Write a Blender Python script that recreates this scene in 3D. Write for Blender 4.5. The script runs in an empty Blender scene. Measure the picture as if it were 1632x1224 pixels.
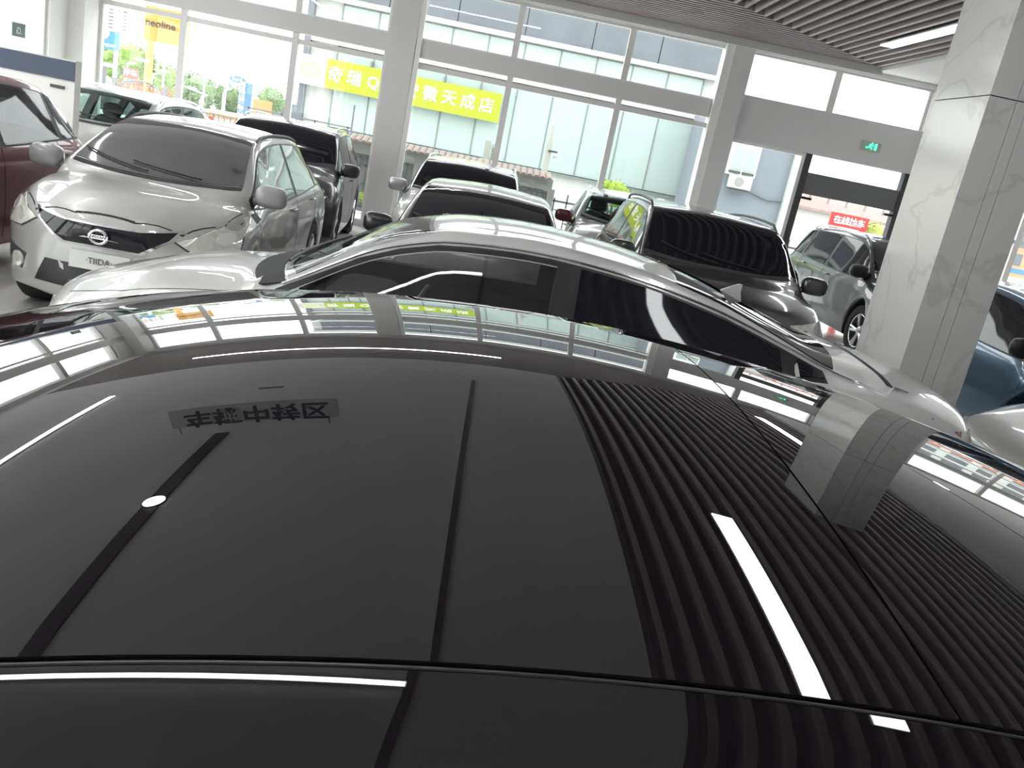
import bpy, bmesh, math, random
import numpy as np
from mathutils import Vector, Matrix, geometry
from mathutils.bvhtree import BVHTree
random.seed(7)
C = bpy.context.scene.collection
S = bpy.context.scene
# ------------------------------------------------------------------ camera
F, PIT, ROLL, YAW, H = 1347.0, math.radians(15.5), math.radians(11.45), math.radians(3.3), 1.85
cam = bpy.data.cameras.new('camera')
cam.sensor_width = 36
cam.lens = F / 1632 * 36
cam.clip_start = 0.02
cam.clip_end = 600
co = bpy.data.objects.new('camera', cam)
C.objects.link(co)
S.camera = co
_f = Vector((math.sin(YAW) * math.cos(PIT), math.cos(YAW) * math.cos(PIT), -math.sin(PIT)))
_r0 = Vector((math.cos(YAW), -math.sin(YAW), 0))
_d0 = Vector((-math.sin(YAW) * math.sin(PIT), -math.cos(YAW) * math.sin(PIT), -math.cos(PIT)))
_r = _r0 * math.cos(ROLL) - _d0 * math.sin(ROLL)          # image +x
_d = _r0 * math.sin(ROLL) + _d0 * math.cos(ROLL)          # image down
M = Matrix((_r, -_d, -_f)).transposed().to_4x4()
M.translation = Vector((0, 0, H))
co.matrix_world = M
# ------------------------------------------------------------------ world, exposure
w = bpy.data.worlds.new('overcast sky')
S.world = w
w.use_nodes = True
nt = w.node_tree
bg = nt.nodes['Background']
tc = nt.nodes.new('ShaderNodeTexCoord')
sx = nt.nodes.new('ShaderNodeSeparateXYZ')
rp = nt.nodes.new('ShaderNodeValToRGB')
rp.color_ramp.elements[0].position = 0.0
rp.color_ramp.elements[0].color = (1.0, 0.975, 0.955, 1)
rp.color_ramp.elements[1].position = 0.8
rp.color_ramp.elements[1].color = (0.93, 0.93, 0.97, 1)
nt.links.new(tc.outputs['Generated'], sx.inputs[0])
nt.links.new(sx.outputs['Z'], rp.inputs[0])
nt.links.new(rp.outputs[0], bg.inputs['Color'])
bg.inputs['Strength'].default_value = 2.3
S.view_settings.view_transform = 'Standard'
S.view_settings.look = 'None'
S.view_settings.gamma = 1
S.view_settings.use_curve_mapping = False
S.view_settings.exposure = 1.3
try:
    S.cycles.max_bounces = 10
    S.cycles.transparent_max_bounces = 24
    S.cycles.diffuse_bounces = 5
    S.cycles.sample_clamp_indirect = 6
except Exception:
    pass

# ------------------------------------------------------------------ helpers
def at(px, py, Y):
    v = _f * F + _r * (px - 816) + _d * (py - 612)
    return Vector((v.x / v.y * Y, Y, H + v.z / v.y * Y))

MATS = {}
def mat(name, col, rough=0.5, metal=0.0, coat=0.0, spec=0.5, emit=0.0, noise=0.04, nscale=6.0, bump=0.0, trans=0.0, coat_rough=0.03, ior=1.5):
    if name in MATS:
        return MATS[name]
    m = bpy.data.materials.new(name)
    m.use_nodes = True
    n = m.node_tree
    b = n.nodes['Principled BSDF']
    b.inputs['Roughness'].default_value = rough
    b.inputs['Metallic'].default_value = metal
    b.inputs['Coat Weight'].default_value = coat
    b.inputs['Coat Roughness'].default_value = coat_rough
    b.inputs['Specular IOR Level'].default_value = spec
    b.inputs['Transmission Weight'].default_value = trans
    b.inputs['IOR'].default_value = ior
    c4 = (*col, 1)
    t = n.nodes.new('ShaderNodeTexCoord')
    z = n.nodes.new('ShaderNodeTexNoise')
    z.inputs['Scale'].default_value = nscale
    z.inputs['Detail'].default_value = 3
    n.links.new(t.outputs['Object'], z.inputs['Vector'])
    mx = n.nodes.new('ShaderNodeMix')
    mx.data_type = 'RGBA'
    mx.inputs['A'].default_value = tuple(min(1, c * (1 + noise)) for c in col) + (1,)
    mx.inputs['B'].default_value = tuple(c * (1 - noise) for c in col) + (1,)
    n.links.new(z.outputs[0], mx.inputs['Factor'])
    n.links.new(mx.outputs['Result'], b.inputs['Base Color'])
    if emit:
        b.inputs['Emission Color'].default_value = c4
        b.inputs['Emission Strength'].default_value = emit
    if bump:
        bp = n.nodes.new('ShaderNodeBump')
        bp.inputs['Strength'].default_value = bump
        bp.inputs['Distance'].default_value = 0.01
        n.links.new(z.outputs[0], bp.inputs['Height'])
        n.links.new(bp.outputs[0], b.inputs['Normal'])
    MATS[name] = m
    return m

def glassmat(name, tint, refl=1.0, rough=0.0):
    """thin pane: clear or tinted film plus a Fresnel reflection"""
    if name in MATS:
        return MATS[name]
    m = bpy.data.materials.new(name)
    m.use_nodes = True
    n = m.node_tree
    n.nodes.clear()
    out = n.nodes.new('ShaderNodeOutputMaterial')
    tr = n.nodes.new('ShaderNodeBsdfTransparent')
    tr.inputs[0].default_value = (*tint, 1)
    gl = n.nodes.new('ShaderNodeBsdfGlossy')
    gl.inputs['Roughness'].default_value = rough
    gl.inputs[0].default_value = (refl, refl, refl, 1)
    fr = n.nodes.new('ShaderNodeFresnel')
    ge = n.nodes.new('ShaderNodeNewGeometry')      # the pane's own back face: same reflectance as its front
    io = n.nodes.new('ShaderNodeMix')
    io.inputs['A'].default_value = 1.5
    io.inputs['B'].default_value = 1 / 1.5
    n.links.new(ge.outputs['Backfacing'], io.inputs['Factor'])
    n.links.new(io.outputs['Result'], fr.inputs[0])
    mx = n.nodes.new('ShaderNodeMixShader')
    n.links.new(fr.outputs[0], mx.inputs[0])
    n.links.new(tr.outputs[0], mx.inputs[1])
    n.links.new(gl.outputs[0], mx.inputs[2])
    n.links.new(mx.outputs[0], out.inputs[0])
    MATS[name] = m
    return m

def paint(name, col, metal=0.0, rough=0.35, noise=0.03):
    return mat(name, col, rough=rough, metal=metal, coat=1.0, spec=0.5, noise=noise, nscale=180, coat_rough=0.015)

def tag(o, label=None, cat=None, group=None, kind=None):
    if label: o['label'] = label
    if cat: o['category'] = cat
    if group: o['group'] = group
    if kind: o['kind'] = kind
    return o

def empty(name, label=None, cat=None, loc=(0, 0, 0), rz=0, group=None, kind=None, parent=None):
    o = bpy.data.objects.new(name, None)
    C.objects.link(o)
    o.location = loc
    o.rotation_euler = (0, 0, rz)
    o.empty_display_size = 0.1
    if parent: o.parent = parent
    return tag(o, label, cat, group, kind)

def link(name, me, m=None, parent=None, loc=None, rot=None):
    o = bpy.data.objects.new(name, me)
    C.objects.link(o)
    if m is not None and len(me.materials) == 0:
        me.materials.append(m)
    if parent: o.parent = parent
    if loc is not None: o.location = loc
    if rot is not None: o.rotation_euler = rot
    return o

def copy_tree(o, parent=None):
    c = o.copy(); C.objects.link(c)
    if parent is not None: c.parent = parent
    for ch in list(o.children): copy_tree(ch, c)
    return c

class MB:
    def __init__(s): s.v = []; s.f = []
    def add(s, vs, fs):
        b = len(s.v); s.v += [tuple(v) for v in vs]; s.f += [tuple(i + b for i in f) for f in fs]; return s
    def box(s, x0, x1, y0, y1, z0, z1):
        return s.add([(x0, y0, z0), (x1, y0, z0), (x1, y1, z0), (x0, y1, z0), (x0, y0, z1), (x1, y0, z1), (x1, y1, z1), (x0, y1, z1)],
                     [(0, 3, 2, 1), (4, 5, 6, 7), (0, 1, 5, 4), (1, 2, 6, 5), (2, 3, 7, 6), (3, 0, 4, 7)])
    def prism(s, poly, d):
        """poly = list of 3D points, extruded by vector d"""
        n = len(poly); d = Vector(d)
        vs = [Vector(p) for p in poly] + [Vector(p) + d for p in poly]
        return s.add(vs, [tuple(range(n))[::-1], tuple(range(n, 2 * n))] + [(i, (i + 1) % n, n + (i + 1) % n, n + i) for i in range(n)])
    def tube(s, pts, r, n=8, closed=False, caps=True):
        pts = [Vector(p) for p in pts]; rings = []
        m = len(pts)
        for i, p in enumerate(pts):
            a = pts[(i - 1) % m] if (closed or i > 0) else pts[i]
            b = pts[(i + 1) % m] if (closed or i < m - 1) else pts[i]
            t = (b - a)
            t = t.normalized() if t.length > 1e-9 else Vector((0, 0, 1))
            u = t.cross(Vector((0, 0, 1)))
            if u.length < 1e-3: u = t.cross(Vector((0, 1, 0)))
            u.normalize(); v = t.cross(u)
            rr = r[i] if isinstance(r, (list, tuple)) else r
            rings.append([p + u * rr * math.cos(2 * math.pi * k / n) + v * rr * math.sin(2 * math.pi * k / n) for k in range(n)])
        vs = [q for g in rings for q in g]; fs = []
        for i in range(m if closed else m - 1):
            j = (i + 1) % m
            for k in range(n):
                fs.append((i * n + k, i * n + (k + 1) % n, j * n + (k + 1) % n, j * n + k))
        if not closed and caps:
            fs.append(tuple(range(n))[::-1]); fs.append(tuple((m - 1) * n + k for k in range(n)))
        return s.add(vs, fs)
    def lathe(s, prof, n=32, axis='y', c=(0, 0, 0)):
        """prof = (radius, height) list; closed loops of the profile are the caller's business"""
        vs = []; m = len(prof)
        for i in range(n):
            a = 2 * math.pi * i / n
            for r, h in prof:
                if axis == 'y': vs.append((c[0] + r * math.cos(a), c[1] + h, c[2] + r * math.sin(a)))
                else: vs.append((c[0] + r * math.cos(a), c[1] + r * math.sin(a), c[2] + h))
        fs = []
        for i in range(n):
            j = (i + 1) % n
            for k in range(m - 1):
                fs.append((i * m + k, j * m + k, j * m + k + 1, i * m + k + 1))
        return s.add(vs, fs)
    def ellipsoid(s, c, r, e=1.0, n=16, m=10):
        def sp(v, p): return math.copysign(abs(v) ** p, v)
        vs = []
        for i in range(m + 1):
            th = -math.pi / 2 + math.pi * i / m
            for j in range(n):
                ph = 2 * math.pi * j / n
                vs.append((c[0] + r[0] * sp(math.cos(th), e) * sp(math.cos(ph), e), c[1] + r[1] * sp(math.cos(th), e) * sp(math.sin(ph), e), c[2] + r[2] * sp(math.sin(th), e)))
        fs = [(i * n + j, i * n + (j + 1) % n, (i + 1) * n + (j + 1) % n, (i + 1) * n + j) for i in range(m) for j in range(n)]
        return s.add(vs, fs)
    def mesh(s, name, smooth=False, bevel=0, fix=True):
        me = bpy.data.meshes.new(name)
        me.from_pydata(s.v, [], s.f)
        bm = bmesh.new(); bm.from_mesh(me)
        if fix:
            bmesh.ops.remove_doubles(bm, verts=bm.verts, dist=1e-6)
            bmesh.ops.recalc_face_normals(bm, faces=bm.faces)
        if bevel:
            bmesh.ops.bevel(bm, geom=[e for e in bm.edges if e.calc_face_angle(0) > 0.5], offset=bevel, segments=2, affect='EDGES')
        bm.to_mesh(me); bm.free()
        if smooth:
            for p in me.polygons: p.use_smooth = True
            me.set_sharp_from_angle(angle=math.radians(38))
        return me
    def obj(s, name, m, parent=None, smooth=False, bevel=0, loc=None, rot=None):
        return link(name, s.mesh(name, smooth, bevel), m, parent, loc, rot)

def box(name, m, x0, x1, y0, y1, z0, z1, parent=None, bevel=0):
    return MB().box(x0, x1, y0, y1, z0, z1).obj(name, m, parent, bevel=bevel)

def text(name, body, size, loc, m, parent=None, rot=(math.pi / 2, 0, 0), extrude=0.004, sx=1.0, align='CENTER', bold=0.0):
    cu = bpy.data.curves.new(name, 'FONT')
    cu.body = body; cu.size = size; cu.extrude = extrude; cu.align_x = align; cu.align_y = 'CENTER'
    cu.resolution_u = 3
    cu.offset = bold
    o = bpy.data.objects.new(name, cu); C.objects.link(o)
    dg = bpy.context.evaluated_depsgraph_get()
    me = bpy.data.meshes.new_from_object(o.evaluated_get(dg))
    bpy.data.objects.remove(o)
    t = link(name, me, None, parent, loc, rot)
    me.materials.clear(); me.materials.append(m)
    t.scale = (sx, 1, 1)
    return t

# ------------------------------------------------------------------ materials
M_floor = mat('polished_floor', (0.74, 0.74, 0.72), rough=0.12, noise=0.05, nscale=1.5)
M_wall = mat('grey_white_paint', (0.80, 0.79, 0.77), rough=0.7, noise=0.02, nscale=2)
M_beam = mat('grey_beam_paint', (0.66, 0.65, 0.645), rough=0.65, noise=0.02, nscale=2)
M_ceil = mat('ceiling_paint', (0.80, 0.775, 0.78), rough=0.8, noise=0.02, nscale=1)
M_frame = mat('window_frame_metal', (0.72, 0.70, 0.69), rough=0.4, noise=0.02)
M_white = mat('white_trim', (0.80, 0.80, 0.78), rough=0.5)
M_slat = mat('brown_slat', (0.40, 0.345, 0.345), rough=0.45, noise=0.08, nscale=12)
M_back = mat('dark_plenum', (0.055, 0.045, 0.045), rough=0.9)
M_led = mat('led_panel', (0.97, 1.0, 1.0), emit=7.0)
M_ledw = mat('led_strip', (1.0, 1.0, 0.98), emit=16.0)
M_black = mat('black_plastic', (0.015, 0.015, 0.018), rough=0.4)
M_dark = mat('dark_grey', (0.06, 0.06, 0.065), rough=0.5)
M_pane = glassmat('clear_pane', (0.95, 0.985, 0.975))
M_tint = glassmat('tinted_car_glass', (0.45, 0.46, 0.49), refl=.8)
M_tintd = glassmat('dark_car_glass', (0.03, 0.03, 0.04), refl=.6)
M_clear = glassmat('light_car_glass', (0.80, 0.88, 0.86), refl=.7)
M_gb = mat('opaque_dark_glass', (0.014, 0.014, 0.020), rough=0.03, spec=0.42)
M_gbl = mat('grey_windscreen', (0.075, 0.075, 0.082), rough=0.05, spec=0.6, coat=.8)
M_mid = glassmat('middle_car_glass', (0.88, 0.88, 0.90), refl=.6)
M_chrome = mat('chrome', (0.75, 0.75, 0.76), rough=0.12, metal=1.0)
M_tire = mat('tyre_rubber', (0.02, 0.02, 0.02), rough=0.8)
M_rim = mat('alloy_rim', (0.55, 0.55, 0.57), rough=0.25, metal=0.9)
M_lamp = mat('headlamp_lens', (0.78, 0.78, 0.70), rough=0.08, coat=1.0, spec=0.7, noise=0.35, nscale=14)
M_red = mat('tail_lamp', (0.28, 0.02, 0.025), rough=0.1, coat=1.0)
M_seat = mat('seat_fabric', (0.05, 0.05, 0.055), rough=0.9)
M_groove = mat('seam_rubber', (0.012, 0.012, 0.014), rough=0.6)
M_plate = mat('number_plate', (0.75, 0.75, 0.72), rough=0.4)
def marble():
    m = mat('marble_cladding', (0.56, 0.55, 0.54), rough=0.16, spec=0.5, noise=0.03, nscale=1.3)
    n = m.node_tree; b = n.nodes['Principled BSDF']
    t = n.nodes.new('ShaderNodeTexCoord')
    z = n.nodes.new('ShaderNodeTexNoise'); z.inputs['Scale'].default_value = 1.1; z.inputs['Detail'].default_value = 6; z.inputs['Distortion'].default_value = 0.9
    n.links.new(t.outputs['Object'], z.inputs['Vector'])
    ma = n.nodes.new('ShaderNodeMath'); ma.operation = 'SUBTRACT'; ma.inputs[1].default_value = 0.5
    ab = n.nodes.new('ShaderNodeMath'); ab.operation = 'ABSOLUTE'
    n.links.new(z.outputs[0], ma.inputs[0]); n.links.new(ma.outputs[0], ab.inputs[0])
    r = n.nodes.new('ShaderNodeValToRGB')
    r.color_ramp.elements[0].position = 0.0; r.color_ramp.elements[0].color = (0.60, 0.59, 0.58, 1)
    r.color_ramp.elements[1].position = 0.022; r.color_ramp.elements[1].color = (0.70, 0.69, 0.68, 1)
    n.links.new(ab.outputs[0], r.inputs[0]); n.links.new(r.outputs[0], b.inputs['Base Color'])
    return m
M_marble = marble()

# ================================================================== SETTING
WY = 14.9                    # inner face of the glazed street wall
XL = -7.2                    # inner face of the left glazed wall
XR, YB = 15.5, -9.0
CZ = 4.15                    # ceiling height
tag(box('floor', M_floor, XL - .3, XR, YB, WY + .3, -0.12, 0), kind='structure')
M_ground = mat('concrete_ground', (0.66, 0.66, 0.63), rough=0.9, noise=0.1, nscale=0.4)
tag(box('ground_outside', M_ground, -160, 160, WY + .3, 260, -0.3, -0.03), kind='structure')
tag(box('ground_beside', M_ground, -160, XL - .3, YB - 30, WY + .3, -0.3, -0.03), kind='structure')
# plain ceiling: left field, right field, strip above the windows
SX0, SX1, SYF, SYI = 1.05, 5.68, 14.5, 10.75
NS = 26
ceil = MB()
ceil.box(XL - .3, SX0, YB, SYI, CZ, CZ + .3)
ceil.box(SX1 + .03, XR, YB, WY + .3, CZ, CZ + .3)
ceil.box(XL - .3, SX1 + .03, SYF + .03, WY + .3, CZ, CZ + .3)
ceil.box(XL - .3, XL + .22, SYI, SYF + .03, CZ, CZ + .3)
ceiling = tag(ceil.obj('ceiling', M_ceil), kind='structure')
box('plenum', M_back, XL, XR - 2, YB, WY, CZ + .31, CZ + .34, ceiling)
# slats: concentric L shapes (run along the windows, then turn towards the camera)
dx = (SX1 - SX0) / NS; dy = (SYF - SYI) / NS
for k in range(NS):
    cx = SX1 - (k + .5) * dx; cy = SYF - (k + .5) * dy
    wx, wy = 0.025, 0.024
    b = MB()
    z0, z1 = CZ + .01, CZ + .13
    poly = [(XL + .25, cy - wy, z0), (XL + .25, cy + wy, z0), (cx + wx, cy + wy, z0), (cx + wx, YB, z0), (cx - wx, YB, z0), (cx - wx, cy - wy, z0)]
    b.prism(poly, (0, 0, z1 - z0))
    if k in (4, 20):        # the light panels sit in these rows
        b = MB(); b.box(XL + .25, cx - wx, cy - wy, cy + wy, z0, z1)
        b.box(cx - wx, cx + wx, cy + .0, cy + wy, z0, z1)
    b.obj('slat', M_slat, ceiling)
# grey edging boards of the slatted field
box('edge_board', M_beam, XL + .2, SX1 + .03, SYF, SYF + .035, CZ - .1, CZ + .3, ceiling)
box('edge_board', M_beam, SX1, SX1 + .035, YB, SYF, CZ - .03, CZ + .3, ceiling)
box('edge_board', M_dark, SX0 - .03, SX0 + .01, YB, SYI, CZ - .002, CZ + .3, ceiling)
box('edge_board', M_beam, XL + .2, SX0, SYI - .02, SYI + .01, CZ - .002, CZ + .3, ceiling)
# black lighting track and narrow joint let into the plain ceiling
box('lighting_track', M_black, -2.64, -2.50, -6, 6.35, CZ - .02, CZ + .01, ceiling)
box('ceiling_joint', mat('joint_grey', (.10, .095, .10)), -.225, -.18, -6, 9.1, CZ - .012, CZ + .01, ceiling)
box('joint_lip', M_white, -.245, -.225, -6, 9.1, CZ - .016, CZ + .01, ceiling)
box('slot_vent', M_dark, -2.8, -2.5, 8.3, 8.36, CZ - .01, CZ + .01, ceiling)

def lightbox(x0, x1, y0, y1, z, label, m=M_led, group=None, drop=.026):
    z = CZ - drop
    e = empty('linear_light', label, 'ceiling light', ((x0 + x1) / 2, (y0 + y1) / 2, z), group=group)
    cx, cy = (x0 + x1) / 2, (y0 + y1) / 2
    MB().box(x0 - cx - .006, x1 - cx + .006, y0 - cy - .006, y1 - cy + .006, .004, .024).obj('housing', M_white, e)
    MB().box(x0 - cx, x1 - cx, y0 - cy, y1 - cy, -.004, .004).obj('diffuser', m, e)
    return e
px_ = SX1 - 4.5 * dx
lightbox(px_ - .09, px_ + .09, 8.6, 12.5, CZ + .02, 'bright rectangular light panel between the ceiling slats beside the marble pillar')
px2 = SX1 - 20.5 * dx
lightbox(px2 - .09, px2 + .09, 1.4, 5.3, CZ + .02, 'long light panel between ceiling slats mirrored as the widest white bar in the black roof')
for k in (4, 20):
    cx = SX1 - (k + .5) * dx; cy = SYF - (k + .5) * dy
    segs = [(12.5, cy - .025), (YB, 8.6)] if k == 4 else [(5.3, cy - .025), (YB, 1.4)]
    for a, b_ in segs:
        MB().box(cx - .025, cx + .025, a, b_, CZ + .01, CZ + .13).obj('slat', M_slat, ceiling)
lightbox(-5.05, .2, 12.02, 12.08, CZ + .0, 'long thin light line running parallel to the street windows', M_ledw)
lightbox(-5.08, -5.0, 3.5, 9.1, CZ - .005, 'thin light line running away from the windows near the left wall', M_ledw)
lightbox(-5.5, -.22, 1.12, 1.17, CZ - .005, 'thin light line overhead mirrored along the near edge of the black roof', M_ledw, drop=.05)
box('ceiling_joint', M_dark, 8.86, 8.92, -6, 14.4, CZ - .012, CZ + .01, ceiling)
lightbox(8.84, 8.95, 13.0, 13.4, 0, 'small light in the far right ceiling joint mirrored at the right edge', M_led, drop=.04)
e = empty('downlight', 'round white downlight in the black ceiling track', 'ceiling light', (-2.56, 4.75, CZ - .022))
MB().lathe([(0, -.012), (.09, -.012), (.10, -.006), (.10, 0)], 24, 'z').obj('trim_ring', M_black, e)
MB().lathe([(0, -.016), (.085, -.016), (.085, -.010)], 24, 'z').obj('lens', mat('downlight_lens', (1, 1, 1), emit=30), e)

# ---- street wall (front)
wf = MB()
wf.box(XL - .3, XR, WY, WY + .25, 4.07, CZ)
wf.box(XL, 3.2, WY, WY + .18, 2.92, 3.2)
wf.box(3.66, 6.86, WY - .02, WY + .25, 2.68, 3.39)
wf.box(7.3, XR, WY, WY + .18, 2.92, 3.2)
wall_front = tag(wf.obj('wall_front', M_beam), kind='structure')
box('lintel_face', M_white, XL, 3.34, WY - .01, WY, 4.07, CZ, wall_front)
box('lintel_face', M_white, 3.67, 6.9, WY - .01, WY, 4.07, CZ, wall_front)
def pillar(x0, x1, y0, y1, lab, m=M_beam):
    p = tag(box('pillar', m, x0, x1, y0, y1, 0, CZ), lab, 'pillar', kind='structure')
    return p
pillar(-2.25, -1.80, WY - .06, WY + .20, 'grey square pillar between the street windows behind the dark saloon')
box('drain_pipe', M_white, -1.79, -1.71, WY - .05, WY + .0, 0, CZ, bpy.data.objects['pillar'])
pillar(3.34, 3.67, WY - .15, WY + .25, 'grey pillar left of the shop entrance')
pillar(6.88, 7.3, WY - .15, WY + .25, 'grey pillar right of the shop entrance')
pillar(XL - .25, -6.95, WY - .45, WY + .2, 'pale corner pillar where the two glazed walls meet', M_wall)
# glazed bays
def bay(n, x0, x1, zs, transoms, fw=.05, panes=True, m=M_frame):
    e = empty('window_%d' % n, kind='structure', loc=(0, WY + .05, 0))
    z0, z1 = zs
    MB().box(x0, x0 + fw, 0, .1, z0, z1).obj('mullion', m, e)
    MB().box(x1 - fw, x1, 0, .1, z0, z1).obj('mullion', m, e)
    for a, b_ in transoms:
        MB().box(x0 + fw, x1 - fw, .01, .09, a, b_).obj('transom', m, e)
    edges = [z0] + [v for t in transoms for v in t] + [z1]
    for i in range(0, len(edges), 2):
        if edges[i + 1] - edges[i] > .1:
            MB().box(x0 + fw, x1 - fw, .045, .052, edges[i], edges[i + 1]).obj('pane', M_pane, e)
    return e
xs = [-6.95, -5.6, -3.77, -2.02, -.18, 1.68, 3.28]
n = 1
for a, b_ in zip(xs[:-1], xs[1:]):
    aa, bb = a, b_
    if a == -2.02: aa = -1.8
    if b_ == -2.02: bb = -2.25
    bay(n, aa, bb, (0, 2.92), [(0, .12), (2.75, 2.83)]); n += 1
    bay(n, aa, bb, (3.2, 4.07), [(3.2, 3.23), (4.03, 4.07)]); n += 1
box('window_jamb', M_white, 3.22, 3.34, WY - .1, WY + .2, 0, CZ, wall_front)
bay(n, 3.67, 5.2, (3.39, 4.07), [(4.04, 4.07)], .06); n += 1
bay(n, 5.2, 6.84, (3.39, 4.07), [(4.04, 4.07)], .06); n += 1
# entrance bay: fixed pane on the left, open passage on the right
bay(n, 3.67, 5.02, (0, 2.68), [(0, .1), (2.62, 2.68)], .06, m=M_white); n += 1
door = empty('door_1', kind='structure', loc=(0, WY + .05, 0))
MB().box(5.02, 5.13, -.02, .14, 0, 2.68).obj('door_post', M_dark, door)
MB().box(6.78, 6.88, -.02, .14, 0, 2.68).obj('door_post', M_dark, door)
MB().box(5.13, 6.78, .0, .2, 2.02, 2.38).obj('shutter_box', mat('shutter_grey', (.16, .16, .165), rough=.5), door)
MB().box(5.13, 6.78, .05, .057, 2.38, 2.68).obj('pane', M_pane, door)
MB().box(5.13, 5.3, -.06, .0, 1.93, 1.97).obj('door_hinge', M_black, door)
MB().box(6.62, 6.78, -.06, .0, 1.93, 1.97).obj('door_hinge', M_black, door)
xs = [7.3, 9.1, 10.9, 12.7, 14.4, XR]
for a, b_ in zip(xs[:-1], xs[1:]):
    bay(n, a, b_, (0, 2.92), [(0, .12), (1.9, 1.96), (2.6, 2.67)]); n += 1
    bay(n, a, b_, (3.2, 4.07), [(3.2, 3.23), (4.03, 4.07)]); n += 1
# ---- left glazed wall
wl = MB()
wl.box(XL - .25, XL, YB, WY + .2, 4.0, CZ)
wl.box(XL - .2, XL, YB, WY - .45, 2.92, 3.25)
wall_left = tag(wl.obj('wall_left', M_wall), kind='structure')
ys = [13.9, 12.0, 10.0, 7.9, 5.8, 3.7, 1.6, -.5, -2.6, -4.7, -6.8, YB]
for i, (b_, a) in enumerate(zip(ys[:-1], ys[1:])):
    e = empty('window_%d' % n, kind='structure', loc=(XL - .1, 0, 0)); n += 1
    for (u, v) in ((a, a + .06), (b_ - .06, b_)):
        MB().box(-.05, .05, u, v, 0, 4.0).obj('mullion', M_frame, e)
    if i % 3 == 0:
        MB().box(-.12, .1, b_ - .45 if i else b_, b_ + (.0 if i else .6), 0, 4.0).obj('pier', M_wall, e)
    for (u, v) in ((0, .12), (2.75, 2.82)):
        MB().box(-.04, .04, a + .06, b_ - .06, u, v).obj('transom', M_frame, e)
    for (u, v) in ((.12, 2.75), (2.82, 2.92), (3.25, 4.0)):
        MB().box(-.004, .004, a + .06, b_ - .06, u, v).obj('pane', M_pane, e)
tag(box('wall_back', mat('dark_back_wall', (.10, .10, .105), rough=.6), XL - .3, XR, YB - .2, YB, 0, CZ), kind='structure')
tag(box('wall_right', M_wall, XR, XR + .2, YB, WY + .3, 0, CZ), kind='structure')
tag(box('roof_slab', M_beam, XL - .3, XR + .2, YB - .2, WY + .3, CZ + .36, CZ + .6), kind='structure')
# ---- marble pillar
PX0, PX1, PY0, PY1 = 2.86, 3.74, 6.2, 7.02
PX0 = 3.225 ; PX1 = 3.74
mp = empty('marble_pillar', 'large square pillar clad in veined grey marble beside the white saloon', 'pillar', ((PX0 + PX1) / 2, (PY0 + PY1) / 2, 0))
hx, hy = (PX1 - PX0) / 2, (PY1 - PY0) / 2
MB().box(-hx + .02, hx - .02, -hy + .02, hy - .02, 0, CZ).obj('core', M_dark, mp)
zj = 2.815
for (z0, z1) in ((0, zj - .004), (zj + .004, CZ)):
    fx = [-hx, -.005 + hx * .28, hx * .28 + .002, hx * .52, hx * .52 + .007, hx]
    MB().box(-hx, -hx * .235, -hy, -hy + .02, z0, z1).obj('marble_slab', M_marble, mp)
    MB().box(-hx * .235 + .005, hx * .10, -hy, -hy + .02, z0, z1).obj('marble_slab', M_marble, mp)
    MB().box(hx * .10 + .005, hx, -hy, -hy + .02, z0, z1).obj('marble_slab', M_marble, mp)
    MB().box(-hx, -hx + .02, -hy + .021, hy, z0, z1).obj('marble_slab', M_marble, mp)
    MB().box(hx - .02, hx, -hy + .021, hy, z0, z1).obj('marble_slab', M_marble, mp)
    MB().box(-hx + .021, hx - .021, hy - .02, hy, z0, z1).obj('marble_slab', M_marble, mp)

# ================================================================== CARS
def pchip(pts):
    xs = np.array([p[0] for p in pts], float); ys = np.array([p[1] for p in pts], float)
    h = np.diff(xs); d = np.diff(ys) / h
    m = np.zeros(len(xs)); m[0] = d[0]; m[-1] = d[-1]
    for i in range(1, len(xs) - 1):
        if d[i - 1] * d[i] > 0:
            w1 = 2 * h[i] + h[i - 1]; w2 = h[i] + 2 * h[i - 1]
            m[i] = (w1 + w2) / (w1 / d[i - 1] + w2 / d[i])
    def f(x):
        x = min(max(x, xs[0]), xs[-1])
        i = min(max(int(np.searchsorted(xs, x)) - 1, 0), len(h) - 1)
        t = (x - xs[i]) / h[i]
        return float((1 + 2 * t) * (1 - t) ** 2 * ys[i] + t * (1 - t) ** 2 * h[i] * m[i] + t * t * (3 - 2 * t) * ys[i + 1] + t * t * (t - 1) * h[i] * m[i + 1])
    return f

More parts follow.
